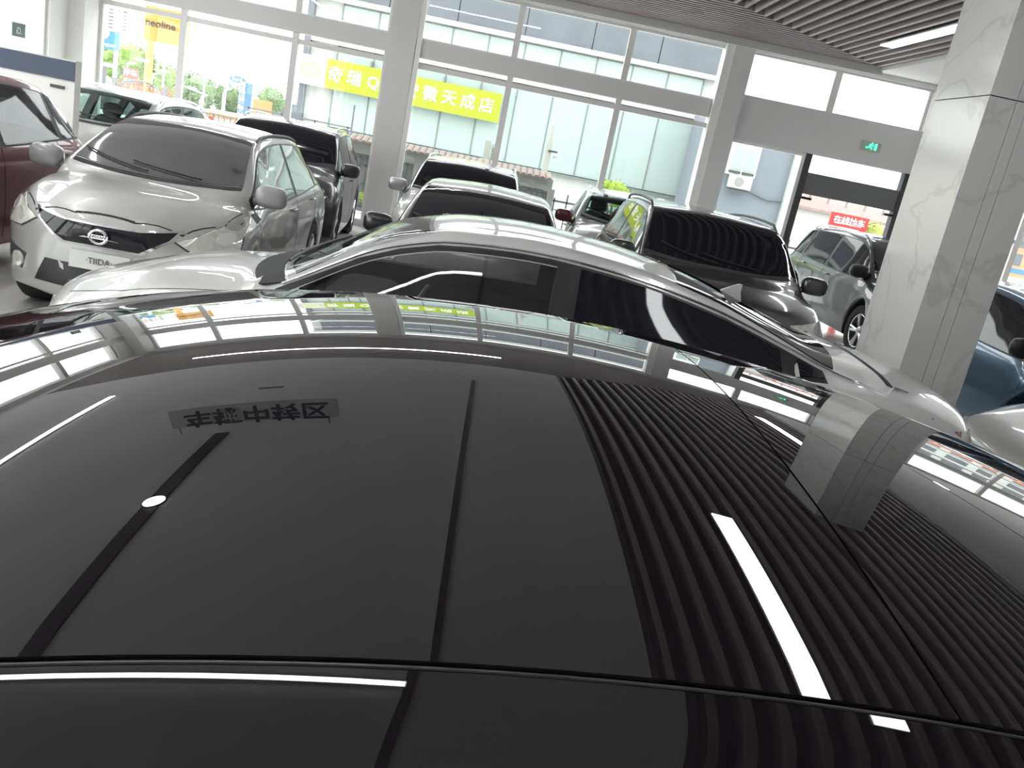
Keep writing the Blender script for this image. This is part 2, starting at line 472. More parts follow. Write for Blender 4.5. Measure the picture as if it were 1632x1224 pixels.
TYPES = {
 'sedan': dict(H=1.43, zt=[(0, .93), (.02, 1.015), (.08, 1.06), (.14, 1.10), (.20, 1.185), (.30, 1.325), (.40, 1.405), (.49, 1.43), (.575, 1.405), (.64, 1.325), (.765, 1.0), (.785, .965), (.9, .87), (.97, .76), (1, .68)],
               zb=[(0, .84), (.06, .955), (.12, .965), (.35, .945), (.7, .885), (.78, .875), (.9, .79), (1, .60)],
               wb=[(0, .86), (.1, .92), (.25, .95), (.7, .95), (.8, .90), (1, .80)],
               wr=[(0, .62), (.10, .62), (.2, .62), (.35, .69), (.5, .715), (.62, .72), (.77, .80), (.8, .66), (1, .55)],
               tA=.755, tC=.085, tB=.455, tQ=.205, wsh=(.60, .768), back=(.335, .125), rearproj=False, xw=(.205, .80), rw=.325),
 'hatch': dict(H=1.53, zt=[(0, .88), (.02, 1.0), (.06, 1.20), (.11, 1.38), (.18, 1.47), (.32, 1.52), (.45, 1.53), (.57, 1.50), (.625, 1.45), (.785, 1.10), (.805, 1.065), (.9, .975), (.965, .86), (1, .76)],
               zb=[(0, .9), (.1, 1.02), (.4, .96), (.75, .92), (.82, .94), (.92, .85), (1, .70)],
               wb=[(0, .85), (.15, .94), (.7, .96), (.8, .88), (1, .78)],
               wr=[(0, .55), (.1, .62), (.25, .69), (.6, .725), (.78, .84), (.82, .68), (1, .55)],
               tA=.775, tC=.10, tB=.43, tQ=.20, wsh=(.60, .787), back=(.0, .0), rearproj=True, xw=(.19, .81), rw=.315),
 'suv': dict(H=1.65, zt=[(0, .95), (.015, 1.10), (.05, 1.38), (.09, 1.55), (.16, 1.61), (.42, 1.65), (.58, 1.63), (.635, 1.575), (.775, 1.175), (.795, 1.14), (.9, 1.08), (.97, .99), (1, .90)],
               zb=[(0, 1.0), (.1, 1.08), (.4, 1.03), (.75, 1.0), (.8, 1.02), (.92, .98), (1, .84)],
               wb=[(0, .88), (.15, .95), (.7, .96), (.8, .92), (1, .84)],
               wr=[(0, .68), (.1, .70), (.3, .735), (.6, .745), (.77, .83), (.81, .74), (1, .62)],
               tA=.765, tC=.075, tB=.43, tQ=.19, wsh=(.61, .778), back=(.0, .0), rearproj=True, xw=(.185, .815), rw=.355),
}
wheel_cache = {}
def car(name, typ, label, loc, heading, L, W, Hc, pm, glass=M_gb, hollow=False, rails=False, trim=M_black, grille='bars', fin=False,
        over=None, plate=False, mirror_m=None, sunroof=False, lamp=M_lamp, roofm=None, handle=None, custom=None, glass_side=None, wiper=True, seats=True, group=None, shadeband=False, rimcol=M_rim, open_=('front', 'rear', 'quarter')):
    """heading: rotation about z of the local +x (the nose)."""
    T = dict(TYPES[typ]); T.update(over or {})
    k = Hc / T['H']
    zt, zb, wbf, wrf = pchip(T['zt']), pchip(T['zb']), pchip(T['wb']), pchip(T['wr'])
    root = empty(name, label, 'car', loc, heading, group=group)
    hw = W / 2
    xw = [(t - .5) * L for t in T['xw']]; rw = T['rw']; ra = rw + .055
    sill = .21
    def sec(x):
        t = min(max(x / L + .5, 0), 1)
        b = zb(t) * k; top = zt(t) * k
        cr = .05 + .02 * (1 if .3 < t < .65 else 0)
        zr = top - (.065 if T['tC'] < t < T['wsh'][1] else .035)
        zr = max(zr, b + .015); top = max(top, zr + .015)
        zs = sill
        for c in xw:
            d = abs(x - c)
            if d < ra: zs = max(zs, rw + math.sqrt(ra * ra - d * d))
        wb, wr = hw * wbf(t), hw * wrf(t)
        mid = max(.52, min(zs + .05, b - .14))
        P = [(0, max(zs, sill)), (hw * .90, zs), (hw * .965, zs + .02), (hw, mid), (hw * .99, max(mid + .03, b - .13)), (wb, b), (wr, zr), (wr * .72, zr + (top - zr) * .62), (0, top)]
        return P
    SUB = [2, 1, 3, 4, 4, 7, 4, 5]
    def dense(P):
        out = []
        A = [Vector((p[0], p[1])) for p in P]
        # mirror for tangents at the crown
        ext = [A[0]] + A + [Vector((-A[-2].x, A[-2].y))]
        for i in range(len(A) - 1):
            p0, p1, p2, p3 = ext[i], ext[i + 1], ext[i + 2], ext[i + 3]
            tau = .5 if i >= 2 else 0
            if i == 5: tau = .22
            for j in range(SUB[i]):
                t = j / SUB[i]
                m1 = (p2 - p0) * tau; m2 = (p3 - p1) * (tau if i < 7 else .5)
                L12 = (p2 - p1).length
                if m1.length > L12: m1 = m1.normalized() * L12
                if m2.length > L12: m2 = m2.normalized() * L12
                if tau == 0: q = p1.lerp(p2, t)
                else: q = p1 * (2 * t ** 3 - 3 * t ** 2 + 1) + m1 * (t ** 3 - 2 * t ** 2 + t) + p2 * (-2 * t ** 3 + 3 * t ** 2) + m2 * (t ** 3 - t ** 2)
                out.append(q)
        out.append(A[-1])
        return out
    dcap = T.get('dcap', .22)
    xsx = set(np.round(np.linspace(-L / 2 + dcap, L / 2 - dcap, 64), 4))
    for c in xw:
        for a in np.linspace(-1, 1, 17):
            xsx.add(round(c + ra * math.sin(a * math.pi / 2) * .9999, 4)); 
        xsx.add(round(c - ra - .01, 4)); xsx.add(round(c + ra + .01, 4))
    xsx = sorted(v for v in xsx if abs(v) <= L / 2 - dcap + 1e-6)
    rows = []
    zc = .55
    cap = []
    for i in range(1, 8):
        ph = math.pi / 2 * i / 8
        cap.append((dcap * math.sin(ph) ** .6, math.cos(ph) ** .42))
    for o, s in reversed(cap): rows.append((-L / 2 + dcap - o, s))
    for x in xsx: rows.append((x, 1))
    for o, s in cap: rows.append((L / 2 - dcap + o, s))
    V = []; npt = None
    for x, s in rows:
        d = dense(sec(x))
        half = [(q.x * s, zc + (q.y - zc) * s) for q in d]
        loop = half + [(-y, z) for y, z in reversed(half[1:-1])]
        npt = len(loop)
        for y, z in loop:
            xx = x
            g = (abs(y) / hw) ** 2.6
            if x > xw[1] - .2: xx -= T.get('bowf', .30) * g * min(1, (x - xw[1] + .2) / (L / 2 - xw[1]))
            if x < xw[0] + .2: xx += .16 * g * min(1, (xw[0] + .2 - x) / (xw[0] + L / 2))
            V.append((xx, y, z))
    Fc = []
    R = len(rows)
    for i in range(R - 1):
        for j in range(npt):
            a, b = i * npt + j, i * npt + (j + 1) % npt
            Fc.append((a, b, b + npt, a + npt))
    Fc.append(tuple(range(npt))[::-1]); Fc.append(tuple((R - 1) * npt + j for j in range(npt)))
    mb = MB(); mb.v = V; mb.f = Fc
    me = mb.mesh('body', smooth=True)
    bvh = BVHTree.FromPolygons([Vector(v) for v in V], Fc, epsilon=0)
    AX = {'left': ((0, 3, 0), (0, -1, 0)), 'right': ((0, -3, 0), (0, 1, 0)), 'front': ((5, 0, 0), (-1, 0, 0)), 'rear': ((-5, 0, 0), (1, 0, 0)), 'top': ((0, 0, 4), (0, 0, -1))}
    def to3(ax, u, v):
        o = AX[ax][0]
        if ax in ('left', 'right'): return Vector((u, o[1], v))
        if ax in ('front', 'rear'): return Vector((o[0], u, v))
        return Vector((u, v, o[2]))
    def shoot(ax, u, v):
        o = to3(ax, u, v); d = Vector(AX[ax][1])
        h = bvh.ray_cast(o, d)
        if h[0] is None:
            h = bvh.find_nearest(o + d * (2.1 if ax != 'top' else 2.9))
            return h[0], -d
        nn = h[1] if h[1].dot(d) < 0 else -h[1]
        return h[0], nn
    def patch(pname, ax, outline, m, out=.006, res=.07, parent=root, hole=None, depth=.006):
        pts = []
        n0 = len(outline)
        def densify(ol):
            r = []
            for i, p in enumerate(ol):
                q = ol[(i + 1) % len(ol)]
                s = max(1, int(math.hypot(q[0] - p[0], q[1] - p[1]) / res))
                for j in range(s): r.append((p[0] + (q[0] - p[0]) * j / s, p[1] + (q[1] - p[1]) * j / s))
            return r
        ol = densify(outline)
        pts = [Vector(p) for p in ol]; ed = [(i, (i + 1) % len(ol)) for i in range(len(ol))]
        ho = []
        for h_ in (hole or []):
            hd_ = densify(h_); ho.append(hd_); b0 = len(pts); pts += [Vector(p) for p in hd_]; ed += [(b0 + i, b0 + (i + 1) % len(hd_)) for i in range(len(hd_))]
        us = [p[0] for p in ol]; vs_ = [p[1] for p in ol]
        def inside(p, poly):
            c = False; n_ = len(poly)
            for i in range(n_):
                a, b = poly[i], poly[i - 1]
                if (a[1] > p[1]) != (b[1] > p[1]) and p[0] < (b[0] - a[0]) * (p[1] - a[1]) / (b[1] - a[1]) + a[0]: c = not c
            return c
        u = min(us) + res * .5
        while u < max(us):
            v = min(vs_) + res * .5
            while v < max(vs_):
                if inside((u, v), ol) and not any(inside((u, v), h_) for h_ in ho):
                    if min((q[0] - u) ** 2 + (q[1] - v) ** 2 for q in ol) > (res * .45) ** 2: pts.append(Vector((u, v)))
                v += res
            u += res
        vo, _, fo, _, _, _ = geometry.delaunay_2d_cdt(pts, ed, [], 0, 1e-6)
        fs = []
        for f in fo:
            c = sum((vo[i] for i in f), Vector((0, 0))) / len(f)
            if inside(c, ol) and not any(inside(c, h_) for h_ in ho): fs.append(f)
        P = []; N = []
        for p in vo:
            h, nn = shoot(ax, p.x, p.y); P.append(h); N.append(nn)
        # smooth normals over neighbours
        NN = [n_.copy() for n_ in N]
        for f in fs:
            for i in f:
                for j in f: NN[i] += N[j]
        N = [n_.normalized() for n_ in NN]
        nv = len(P)
        VV = [p + n_ * out for p, n_ in zip(P, N)] + [p - n_ * depth for p, n_ in zip(P, N)]
        cnt = {}
        for f in fs:
            for i in range(len(f)):
                a, b = f[i], f[(i + 1) % len(f)]
                cnt[(a, b)] = cnt.get((a, b), 0) + 1
        FF = [tuple(f) for f in fs] + [tuple(i + nv for i in f)[::-1] for f in fs]
        for (a, b) in cnt:
            if (b, a) not in cnt: FF.append((b, a, a + nv, b + nv))
        q = MB(); q.v = [tuple(v) for v in VV]; q.f = FF
        o = q.obj(pname, m, parent, smooth=True)
        return o
    X = lambda t: (t - .5) * L
    fns = dict(root=root, patch=patch, shoot=shoot, X=X, zt=zt, zb=zb, k=k, hw=hw, sec=sec, L=L, W=W)
    # ---- side glass outlines
    def top_at(x): return sec(x)[6][1] - .03
    def bot_at(x): return sec(x)[5][1] + .022
    def dlo(t0, t1, inset=0.0):
        xs_ = np.linspace(X(t0), X(t1), 18)
        up = [(x, top_at(x) - inset) for x in xs_ if top_at(x) - bot_at(x) > .006 + 2 * inset]
        lo = [(x, bot_at(x) + inset) for x, _ in up]
        return up + lo[::-1]
    tA, tB, tC, tQ = T['tA'], T['tB'], T['tC'], T['tQ']
    sg = glass_side or glass
    gap = .012
    segs = [('front', tB + gap, tA - .012), ('rear', tQ + gap * .8, tB - gap), ('quarter', tC + .01, tQ - gap * .8)]
    def shape(t0, t1, kind):
        o = dlo(t0, t1, .012)
        return o
    body_o = link('body', me, pm, root)
    # windscreen outline, seen from above
    th, tcw = T['wsh']
    wh = hw * wrf(th) - .05; wc = hw * wbf(tcw) - .10
    nb = 12
    ws = []
    for i in range(nb + 1):
        s = -1 + 2 * i / nb; ws.append((X(tcw) - .14 * s * s, s * wc))
    for i in range(nb + 1):
        s = 1 - 2 * i / nb; ws.append((X(th) + .05 - .05 * s * s, s * wh))
    if not T['rearproj']:
        ta, tb = T['back']
        w1 = hw * wrf(ta) - .07; w2 = hw * wrf(tb) - .02
        bk = [(X(ta) - .04 * (1 - s * s), s * w1) for s in np.linspace(-1, 1, 9)] + [(X(tb) + .10 * s * s, s * w2) for s in np.linspace(1, -1, 9)]
        bax = 'top'
    else:
        z0 = zb(.06) * k + .03; z1 = zt(.1) * k - .10
        w0 = hw * .80; w1 = hw * .64
        bk = [(-w0, z0), (w0, z0), (w0 * .97, z0 + .1), (w1, z1), (w1 * .5, z1 + .02), (-w1 * .5, z1 + .02), (-w1, z1), (-w0 * .97, z0 + .1)]
        bax = 'rear'
    if hollow:
        # cabin void and window openings cut out of the body
        cab = MB(); rws = []
        x0c, x1c = X(tC) - .05, X(tcw) - .05
        for x in np.linspace(x0c, x1c, 22):
            P = sec(x); tp = P[8][1] - .05; rl = P[6][1] - .055
            bz = P[5][1]
            rl = max(rl, bz - .02); tp = max(tp, rl + .005)
            pr = [(P[5][0] - .10, .34), (P[5][0] - .09, bz - .05), (P[6][0] - .06, rl), (P[6][0] * .6, rl + (tp - rl) * .7), (0, tp)]
            pr = pr + [(-y, z) for y, z in reversed(pr[:-1])]
            rws.append([(x, y, z) for y, z in pr])
        nn = len(rws[0]); vs = [v for r in rws for v in r]
        fs = [(i * nn + j, i * nn + (j + 1) % nn, (i + 1) * nn + (j + 1) % nn, (i + 1) * nn + j) for i in range(len(rws) - 1) for j in range(nn)]
        fs += [tuple(range(nn))[::-1], tuple((len(rws) - 1) * nn + j for j in range(nn))]
        cab.add(vs, fs)
        cuts = [cab]
        for kd, a, b in segs:
            o = dlo(a, b, .03)
            if len(o) > 5 and kd in open_: cuts.append(MB().prism([(x, -1.2, z) for x, z in o], (0, 2.4, 0)))
        ins = lambda ol, f: [(sum(p[0] for p in ol) / len(ol) * (1 - f) + p[0] * f, p[1] * f) for p in ol]
        wsi = ins(ws, .93)
        cuts.append(MB().prism([(x, y, .95 * k) for x, y in wsi], (0, 0, 1.2)))
        if bax == 'rear':
            zm = sum(p[1] for p in bk) / len(bk)
            cuts.append(MB().prism([(-L / 2 - .3, y * .93, zm + (z - zm) * .9) for y, z in bk], (L * .3, 0, 0)))
        else:
            bi = ins(bk, .93)
            cuts.append(MB().prism([(x, y, .98 * k) for x, y in bi], (0, 0, 1.2)))
        me.materials.append(M_seat)
        for cm in cuts:
            tmp = link('tmp', cm.mesh('tmp'), M_seat, root)
            md = body_o.modifiers.new('b', 'BOOLEAN'); md.operation = 'DIFFERENCE'; md.object = tmp; md.solver = 'EXACT'
            try: md.material_mode = 'TRANSFER'
            except Exception: pass
            bpy.context.view_layer.update()
            dg = bpy.context.evaluated_depsgraph_get()
            m2 = bpy.data.meshes.new_from_object(body_o.evaluated_get(dg))
            body_o.modifiers.clear()
            body_o.data = m2
            bpy.data.objects.remove(tmp)
        body_o.data.name = 'body'
        if seats:
            for sy in (-.38, .38):
                s = MB(); s.ellipsoid((X(.50), sy, .50 * k), (.27, .24, .14), .5); so = s.obj('seat', M_seat, root, smooth=True)
                s = MB(); s.ellipsoid((0, 0, .3), (.10, .23, .36), .5, 16, 10); s.ellipsoid((.0, 0, .74), (.06, .13, .10), .6)
                s.obj('seat_back', M_seat, so, smooth=True, loc=(X(.455), sy, .50 * k), rot=(0, -.25, 0))
            s = MB(); s.ellipsoid((X(.25), 0, .50 * k), (.28, .60, .14), .4); so = s.obj('rear_bench', M_seat, root, smooth=True)
            MB().ellipsoid((0, 0, .28), (.10, .58, .32), .4).obj('bench_back', M_seat, so, smooth=True, loc=(X(.20), 0, .5 * k), rot=(0, -.35, 0))
            s = MB(); s.ellipsoid((X(.69), 0, .77 * k), (.20, .66, .11), .45); s.obj('dashboard', M_seat, root, smooth=True)
            st = MB(); ring = [(0, .185 * math.cos(a), .185 * math.sin(a)) for a in np.linspace(0, 2 * math.pi, 25)[:-1]]
            st.tube(ring, .014, 8, closed=True); st.tube([(0, -.18, 0), (.03, 0, 0), (0, .18, 0)], .014); st.ellipsoid((.03, 0, 0), (.03, .06, .05))
            st.obj('steering_wheel', M_dark, root, smooth=True, loc=(X(.625), .38, .86 * k), rot=(0, -.45, 0))
            MB().ellipsoid((X(.60), 0, 1.24 * k), (.02, .11, .035), .5).obj('inner_mirror', M_black, root, smooth=True)
    # glass
    sides = ('left', 'right')
    full = dlo(tC, tA - .004, -.004)
    for sd in sides:
        if hollow:
            hs = [dlo(a, b, .024) for kd, a, b in segs if kd in open_]
            patch('window_surround', sd, full, trim, .003, hole=[h_ for h_ in hs if len(h_) > 7])
        else:
            patch('window_surround', sd, full, trim, .003)
        for kd, a, b in segs:
            o = dlo(a, b, .010)
            if len(o) > 7:
                patch({'front': 'front_window', 'rear': 'rear_window', 'quarter': 'quarter_window'}[kd], sd, o, sg if (not hollow or kd in open_) else M_gb, .007)
        # seams of the doors
        sm = []
        for t0 in (tB, tA + .005, tQ + .02):
            xx = X(t0)
            if t0 == tQ + .02 and abs(xx - xw[0]) < ra: xx = xx
            zlo = .30
            b_ = bot_at(xx)
            seamx = []
            for i in range(15):
                z = zlo + (b_ - zlo) * i / 14
                x_ = xx
                if t0 == tA + .005: x_ = xx - .10 + .02 * i / 14
                if t0 == tQ + .02: x_ = max(xx, xw[0] + math.sqrt(max(0, (ra + .05) ** 2 - (z - rw) ** 2))) if z < rw + ra else xx + .05 * (1 - i / 14)
                seamx.append((x_, z))
            ol = [(x - .004, z) for x, z in seamx] + [(x + .004, z) for x, z in reversed(seamx)]
            patch('door_seam', sd, ol, M_groove, .0015)
        for t0 in (tB + .025, tQ + .04):
            hx_ = X(t0); hz = bot_at(hx_) - .10
            h, nn = shoot(sd, hx_ + .08, hz)
            hd = MB(); sgn = 1 if sd == 'left' else -1
            y_ = h.y + sgn * .022
            hd.tube([(hx_ - .01, h.y, hz), (hx_, y_, hz), (hx_ + .16, y_, hz + .004), (hx_ + .17, h.y, hz + .004)], [.010, .012, .012, .010])
            hd.obj('door_handle', handle or pm, root, smooth=True)
        # mirror
        xm = X(tA) - .10 + T.get('mx', 0); zm = bot_at(xm) + .09 + T.get('mz', 0)
        h, nn = shoot(sd, xm, zm)
        sgn = 1 if sd == 'left' else -1
        mm = MB(); mm.tube([(xm, h.y - sgn * .02, zm - .03), (xm, h.y + sgn * .08, zm - .02)], [.03, .025])
        mm.ellipsoid((xm, h.y + sgn * .145, zm + .03), (.07, .125, .088), .62, 20, 12)
        mo = mm.obj('door_mirror', mirror_m or pm, root, smooth=True)
        MB().ellipsoid((xm - .060, h.y + sgn * .145, zm + .03), (.014, .11, .075), .6).obj('mirror_glass', M_chrome, mo, smooth=True)
    patch('windscreen', 'top', ws, glass, .006)
    patch('rear_screen', bax, bk, glass if glass is not M_gb else M_gb, .006)
    if not hollow:
        pass
    # cowl strip and wipers
    if wiper:
        cw = [(X(tcw) + .012 - .14 * s * s, s * wc) for s in np.linspace(-1, 1, 13)] + [(X(tcw) + T.get('cowl', .07) - .16 * s * s, s * wc) for s in np.linspace(1, -1, 13)]
        patch('cowl_panel', 'top', cw, M_seat, .004, res=.09)
        for y0, y1 in ((.35, -.20), (-.05, -.60)):
            pts = []
            for i in range(9):
                s = i / 8; y = y0 + (y1 - y0) * s
                x = X(tcw) - .02 - .14 * (y / wc) ** 2 - .10 * s
                h, nn = shoot('top', x, y); pts.append(h + nn * .02)
            MB().tube(pts, .008, 6).obj('wiper', M_black, root, smooth=True)
    # wheels
    key = (round(rw, 3), rimcol.name)
    if key not in wheel_cache:
        t = MB(); r = rw
        t.lathe([(r * .66, -.10), (r * .70, -.112), (r * .92, -.112), (r * .985, -.09), (r, -.06), (r, .06), (r * .985, .09), (r * .92, .112), (r * .70, .112), (r * .66, .10), (r * .66, -.10)], 40)
        tm = t.mesh('tyre', smooth=True); tm.materials.append(M_tire)
        q = MB(); q.lathe([(r * .60, -.09), (r * .68, -.09), (r * .68, .095), (r * .64, .10), (r * .60, .09), (r * .60, -.09)], 40)
        q.lathe([(.0, .04), (r * .17, .04), (r * .19, .08), (r * .10, .095), (0, .095)], 20)
        for a in range(5):
            an = 2 * math.pi * a / 5
            for off in (-.13, .13):
                c, s_ = math.cos(an + off), math.sin(an + off)
                c0, s0 = math.cos(an), math.sin(an)
                p0 = Vector((c0 * r * .12, .07, s0 * r * .12)); p1 = Vector((c * r * .64, .085, s_ * r * .64))
                q.tube([p0, p1], [.022, .020], 6)
        rm = q.mesh('rim', smooth=True); rm.materials.append(rimcol)
        dk = MB(); dk.lathe([(0, .0), (r * .6, .0), (r * .6, -.05), (0, -.05)], 24); dm = dk.mesh('brake_disc'); dm.materials.append(M_dark)
        wheel_cache[key] = (tm, rm, dm)
    tm, rm, dm = wheel_cache[key]
    for x in xw:
        for sgn in (1, -1):
            wo = link('wheel', tm, None, root, (x, sgn * (hw - .125), rw), (0, 0, 0 if sgn > 0 else math.pi))
            ro = link('rim', rm, None, wo); link('brake_disc', dm, None, wo)
            wo['kind'] = 'thing'
            del wo['kind']
    # lamps
    zf = zb(.97) * k
    if 'lampfn' in T:
        T['lampfn'](fns)
    else:
        for s in (1, -1):
            y0, y1 = s * hw * .50, s * hw * .93
            ol = [(y0, zf - .04), (y1, zf + .01), (y1, zf - .12), (y0 + s * .10, zf - .15)]
            patch('headlamp', 'front', ol if s > 0 else ol[::-1], lamp, .008)
    for s in (1, -1):
        zr_ = zb(.04) * k
        ol = [(s * hw * .52, zr_ - .06), (s * hw * .90, zr_ - .03), (s * hw * .90, zr_ - .20), (s * hw * .56, zr_ - .19)]
        patch('tail_lamp', 'rear', ol if s > 0 else ol[::-1], M_red, .008)
    # grille
    if grille == 'bars':
        g0, g1 = zf - .30, zf - .06
        patch('grille', 'front', [(-.42, g1), (.42, g1), (.34, g0), (-.34, g0)], M_black, .004)
        for i in range(4):
            z = g0 + .04 + i * .055
            patch('grille_bar', 'front', [(-.36, z), (.36, z), (.36, z + .012), (-.36, z + .012)], M_chrome, .012, res=.12)
        patch('lower_intake', 'front', [(-.55, .36), (.55, .36), (.45, .24), (-.45, .24)], M_black, .004)
    if plate:
        patch('number_plate', 'front', [(-.22, .50), (.22, .50), (.22, .38), (-.22, .38)], M_plate, .02)
    if rails:
        for s in (1, -1):
            pts = []
            tt = np.linspace(T['tC'] + .03, T['wsh'][0] - .01, 16)
            for i, t in enumerate(tt):
                x = X(t); P = sec(x); y = s * (P[6][0] - .035)
                h, nn = shoot('top', x, y)
                lift = T.get('lift', .035) if 0 < i < 15 else -.01
                pts.append((x, y, h.z + lift))
            MB().tube(pts, .014, 8).obj('roof_rail', rails if rails is not True else M_chrome, root, smooth=True)
    if sunroof:
        a, b = X(.34), X(.52); y = hw * .42
        patch('sunroof', 'top', [(a, -y), (b, -y), (b, y), (a, y)], M_gb, .006)
    if fin:
        x = X(T.get('fin', .36)); z = zt(T.get('fin', .36)) * k
        f_ = MB()
        pr = [(-.085, -.02), (.09, -.01), (.03, .03), (-.05, .075), (-.075, .078), (-.07, .03)]
        ws_ = [.03, .022, .014, .004, .004, .024]
        vs = [(p[0], w_, p[1]) for p, w_ in zip(pr, ws_)] + [(p[0], -w_, p[1]) for p, w_ in zip(pr, ws_)]
        nn_ = len(pr)
        f_.add(vs, [tuple(range(nn_)), tuple(range(nn_, 2 * nn_))[::-1]] + [(i, (i + 1) % nn_, nn_ + (i + 1) % nn_, nn_ + i) for i in range(nn_)])
        f_.obj('aerial_fin', pm, root, smooth=True, loc=(x, 0, z))
    if custom: custom(fns)
    return root, fns
P180, M90 = math.pi, -math.pi / 2
WHITE = paint('pearl_white_paint', (0.62, 0.62, 0.61), metal=.15, rough=.3)
SILVW = paint('silver_white_paint', (0.50, 0.495, 0.485), metal=.25, rough=.32)
BLACKP = mat('black_roof_paint', (0.012, 0.009, 0.0125), rough=1.0, spec=0.0, coat=1.0, noise=.02, coat_rough=0.0)
BLACKP.node_tree.nodes['Principled BSDF'].inputs['Coat IOR'].default_value = 1.55
BLACK = paint('black_paint', (0.015, 0.015, 0.018), rough=.3)
GREY = paint('graphite_paint', (0.16, 0.16, 0.165), metal=.6, rough=.3)
DGREY = paint('dark_grey_paint', (0.07, 0.07, 0.075), metal=.5, rough=.3)
MAROON = paint('maroon_paint', (0.13, 0.022, 0.035), metal=.4, rough=.3)
BLUE = paint('steel_blue_paint', (0.10, 0.17, 0.26), metal=.45, rough=.3)
SILVER = paint('silver_paint', (0.50, 0.50, 0.50), metal=.6, rough=.3)

# ---- the black car the picture is taken over
FP = dict(d0=0.27, xc=0.21181, yc=1.05217, kx=0.1416, ky=0.09545, kxy=0.01117, qx=0.00587, cx=-0.01445)
def roofz(x, y):
    u, v = x - FP['xc'], y - FP['yc']
    uu = max(min(u, 1.5), -1.5)
    return H - (FP['d0'] + FP['kx'] * u * u + FP['ky'] * v * v + FP['kxy'] * u * v + FP['qx'] * uu ** 4 + FP['cx'] * uu ** 3)
RY0, RY1 = 0.455, 1.645
def re0(x): return 0.4552 + 0.083 * x - 0.055 * x * x
BLK = None
FCX, FL = -0.45, 4.6
zt_f = [(0, .95), (.02, 1.08)]
ctl = []
for Xw in (1.42, 1.25, 1.0, .75, .5, .25, 0, -.25, -.5, -.75, -.95):
    ctl.append((.5 + (FCX - Xw) / FL, roofz(Xw, 1.05) - .052))
zt_f += ctl + [(.775, 1.10), (.795, 1.07), (.9, 1.0), (.97, .92), (1, .84)]
M_glint_bead = mat('gutter_glint_bead', (.05, .05, .055), rough=.25, coat=1.0)
def fg_custom(c):
    root = c['root']
    def toL(x, y, z): return (FCX - x, -(y - 1.05), z)
    def sheet(nm, x0, x1, yf, zf, nx, ny, m):
        vs = []; fs = []
        for i in range(nx + 1):
            x = x0 + (x1 - x0) * i / nx
            for j in range(ny + 1):
                y = yf(x, j / ny); vs.append(toL(x, y, zf(x, y)))
        for i in range(nx):
            for j in range(ny):
                a = i * (ny + 1) + j; fs.append((a, a + 1, a + ny + 2, a + ny + 1))
        nv = len(vs)
        vs += [(v[0], v[1], v[2] - .012) for v in vs[:nv]]
        fs += [tuple(i + nv for i in f[::-1]) for f in fs[:nx * ny]]
        rim = [i * (ny + 1) for i in range(nx + 1)] + [nx * (ny + 1) + j for j in range(1, ny + 1)] + [i * (ny + 1) + ny for i in range(nx - 1, -1, -1)] + [j for j in range(ny - 1, 0, -1)]
        for a, b in zip(rim, rim[1:] + rim[:1]): fs.append((a, b, b + nv, a + nv))
        q = MB(); q.v = vs; q.f = fs
        return q.obj(nm, m, root, smooth=True)
    SX = .365
    pts = [toL(x, re0(x) - .003, roofz(x, re0(x)) - .0035) for x in np.linspace(-.97, 1.44, 60)]
    MB().tube(pts, .0016, 8).obj('gutter_glint_bead', M_glint_bead, root, smooth=True)  # gloss tube added along the roof edge to catch a thin highlight line
    sheet('roof_panel', -.97, SX - .0015, lambda x, t: re0(x) + (RY1 - re0(x)) * t, roofz, 60, 40, BLACKP)
    sheet('roof_panel', SX + .0015, 1.45, lambda x, t: re0(x) + (RY1 - re0(x)) * t, roofz, 50, 40, BLACKP)
    def railz(x, y):
        e = re0(x) if y < 1 else RY1; d = abs(y - e)
        return roofz(x, y) - .0015 - .15 * d - 2.2 * d * d
    sheet('side_rail', -.99, 1.5, lambda x, t: re0(x) - .006 - .20 * t, railz, 60, 12, BLACKP)
    sheet('side_rail', -.99, 1.5, lambda x, t: RY1 + .009 + .15 * t, railz, 60, 12, BLACKP)
    sheet('roof_gutter', -.98, 1.48, lambda x, t: re0(x) - .010 + .014 * t, lambda x, y: roofz(x, re0(x)) - .010, 40, 2, M_groove)
    sheet('roof_gutter', -.98, 1.48, lambda x, t: RY1 - .01 + .03 * t, lambda x, y: roofz(x, RY1) - .010, 40, 2, M_groove)
car('black_car', 'suv', 'glossy black car in the foreground whose roof mirrors the ceiling', (FCX, 1.05, 0), P180, FL, 1.84, 1.6, BLACK,
    over=dict(H=1.6, zt=zt_f, wr=[(0, .68), (.1, .74), (.2, .78), (.6, .79), (.77, .84), (.81, .74), (1, .62)], tC=.09, wsh=(.615, .778)), custom=fg_custom, plate=True)

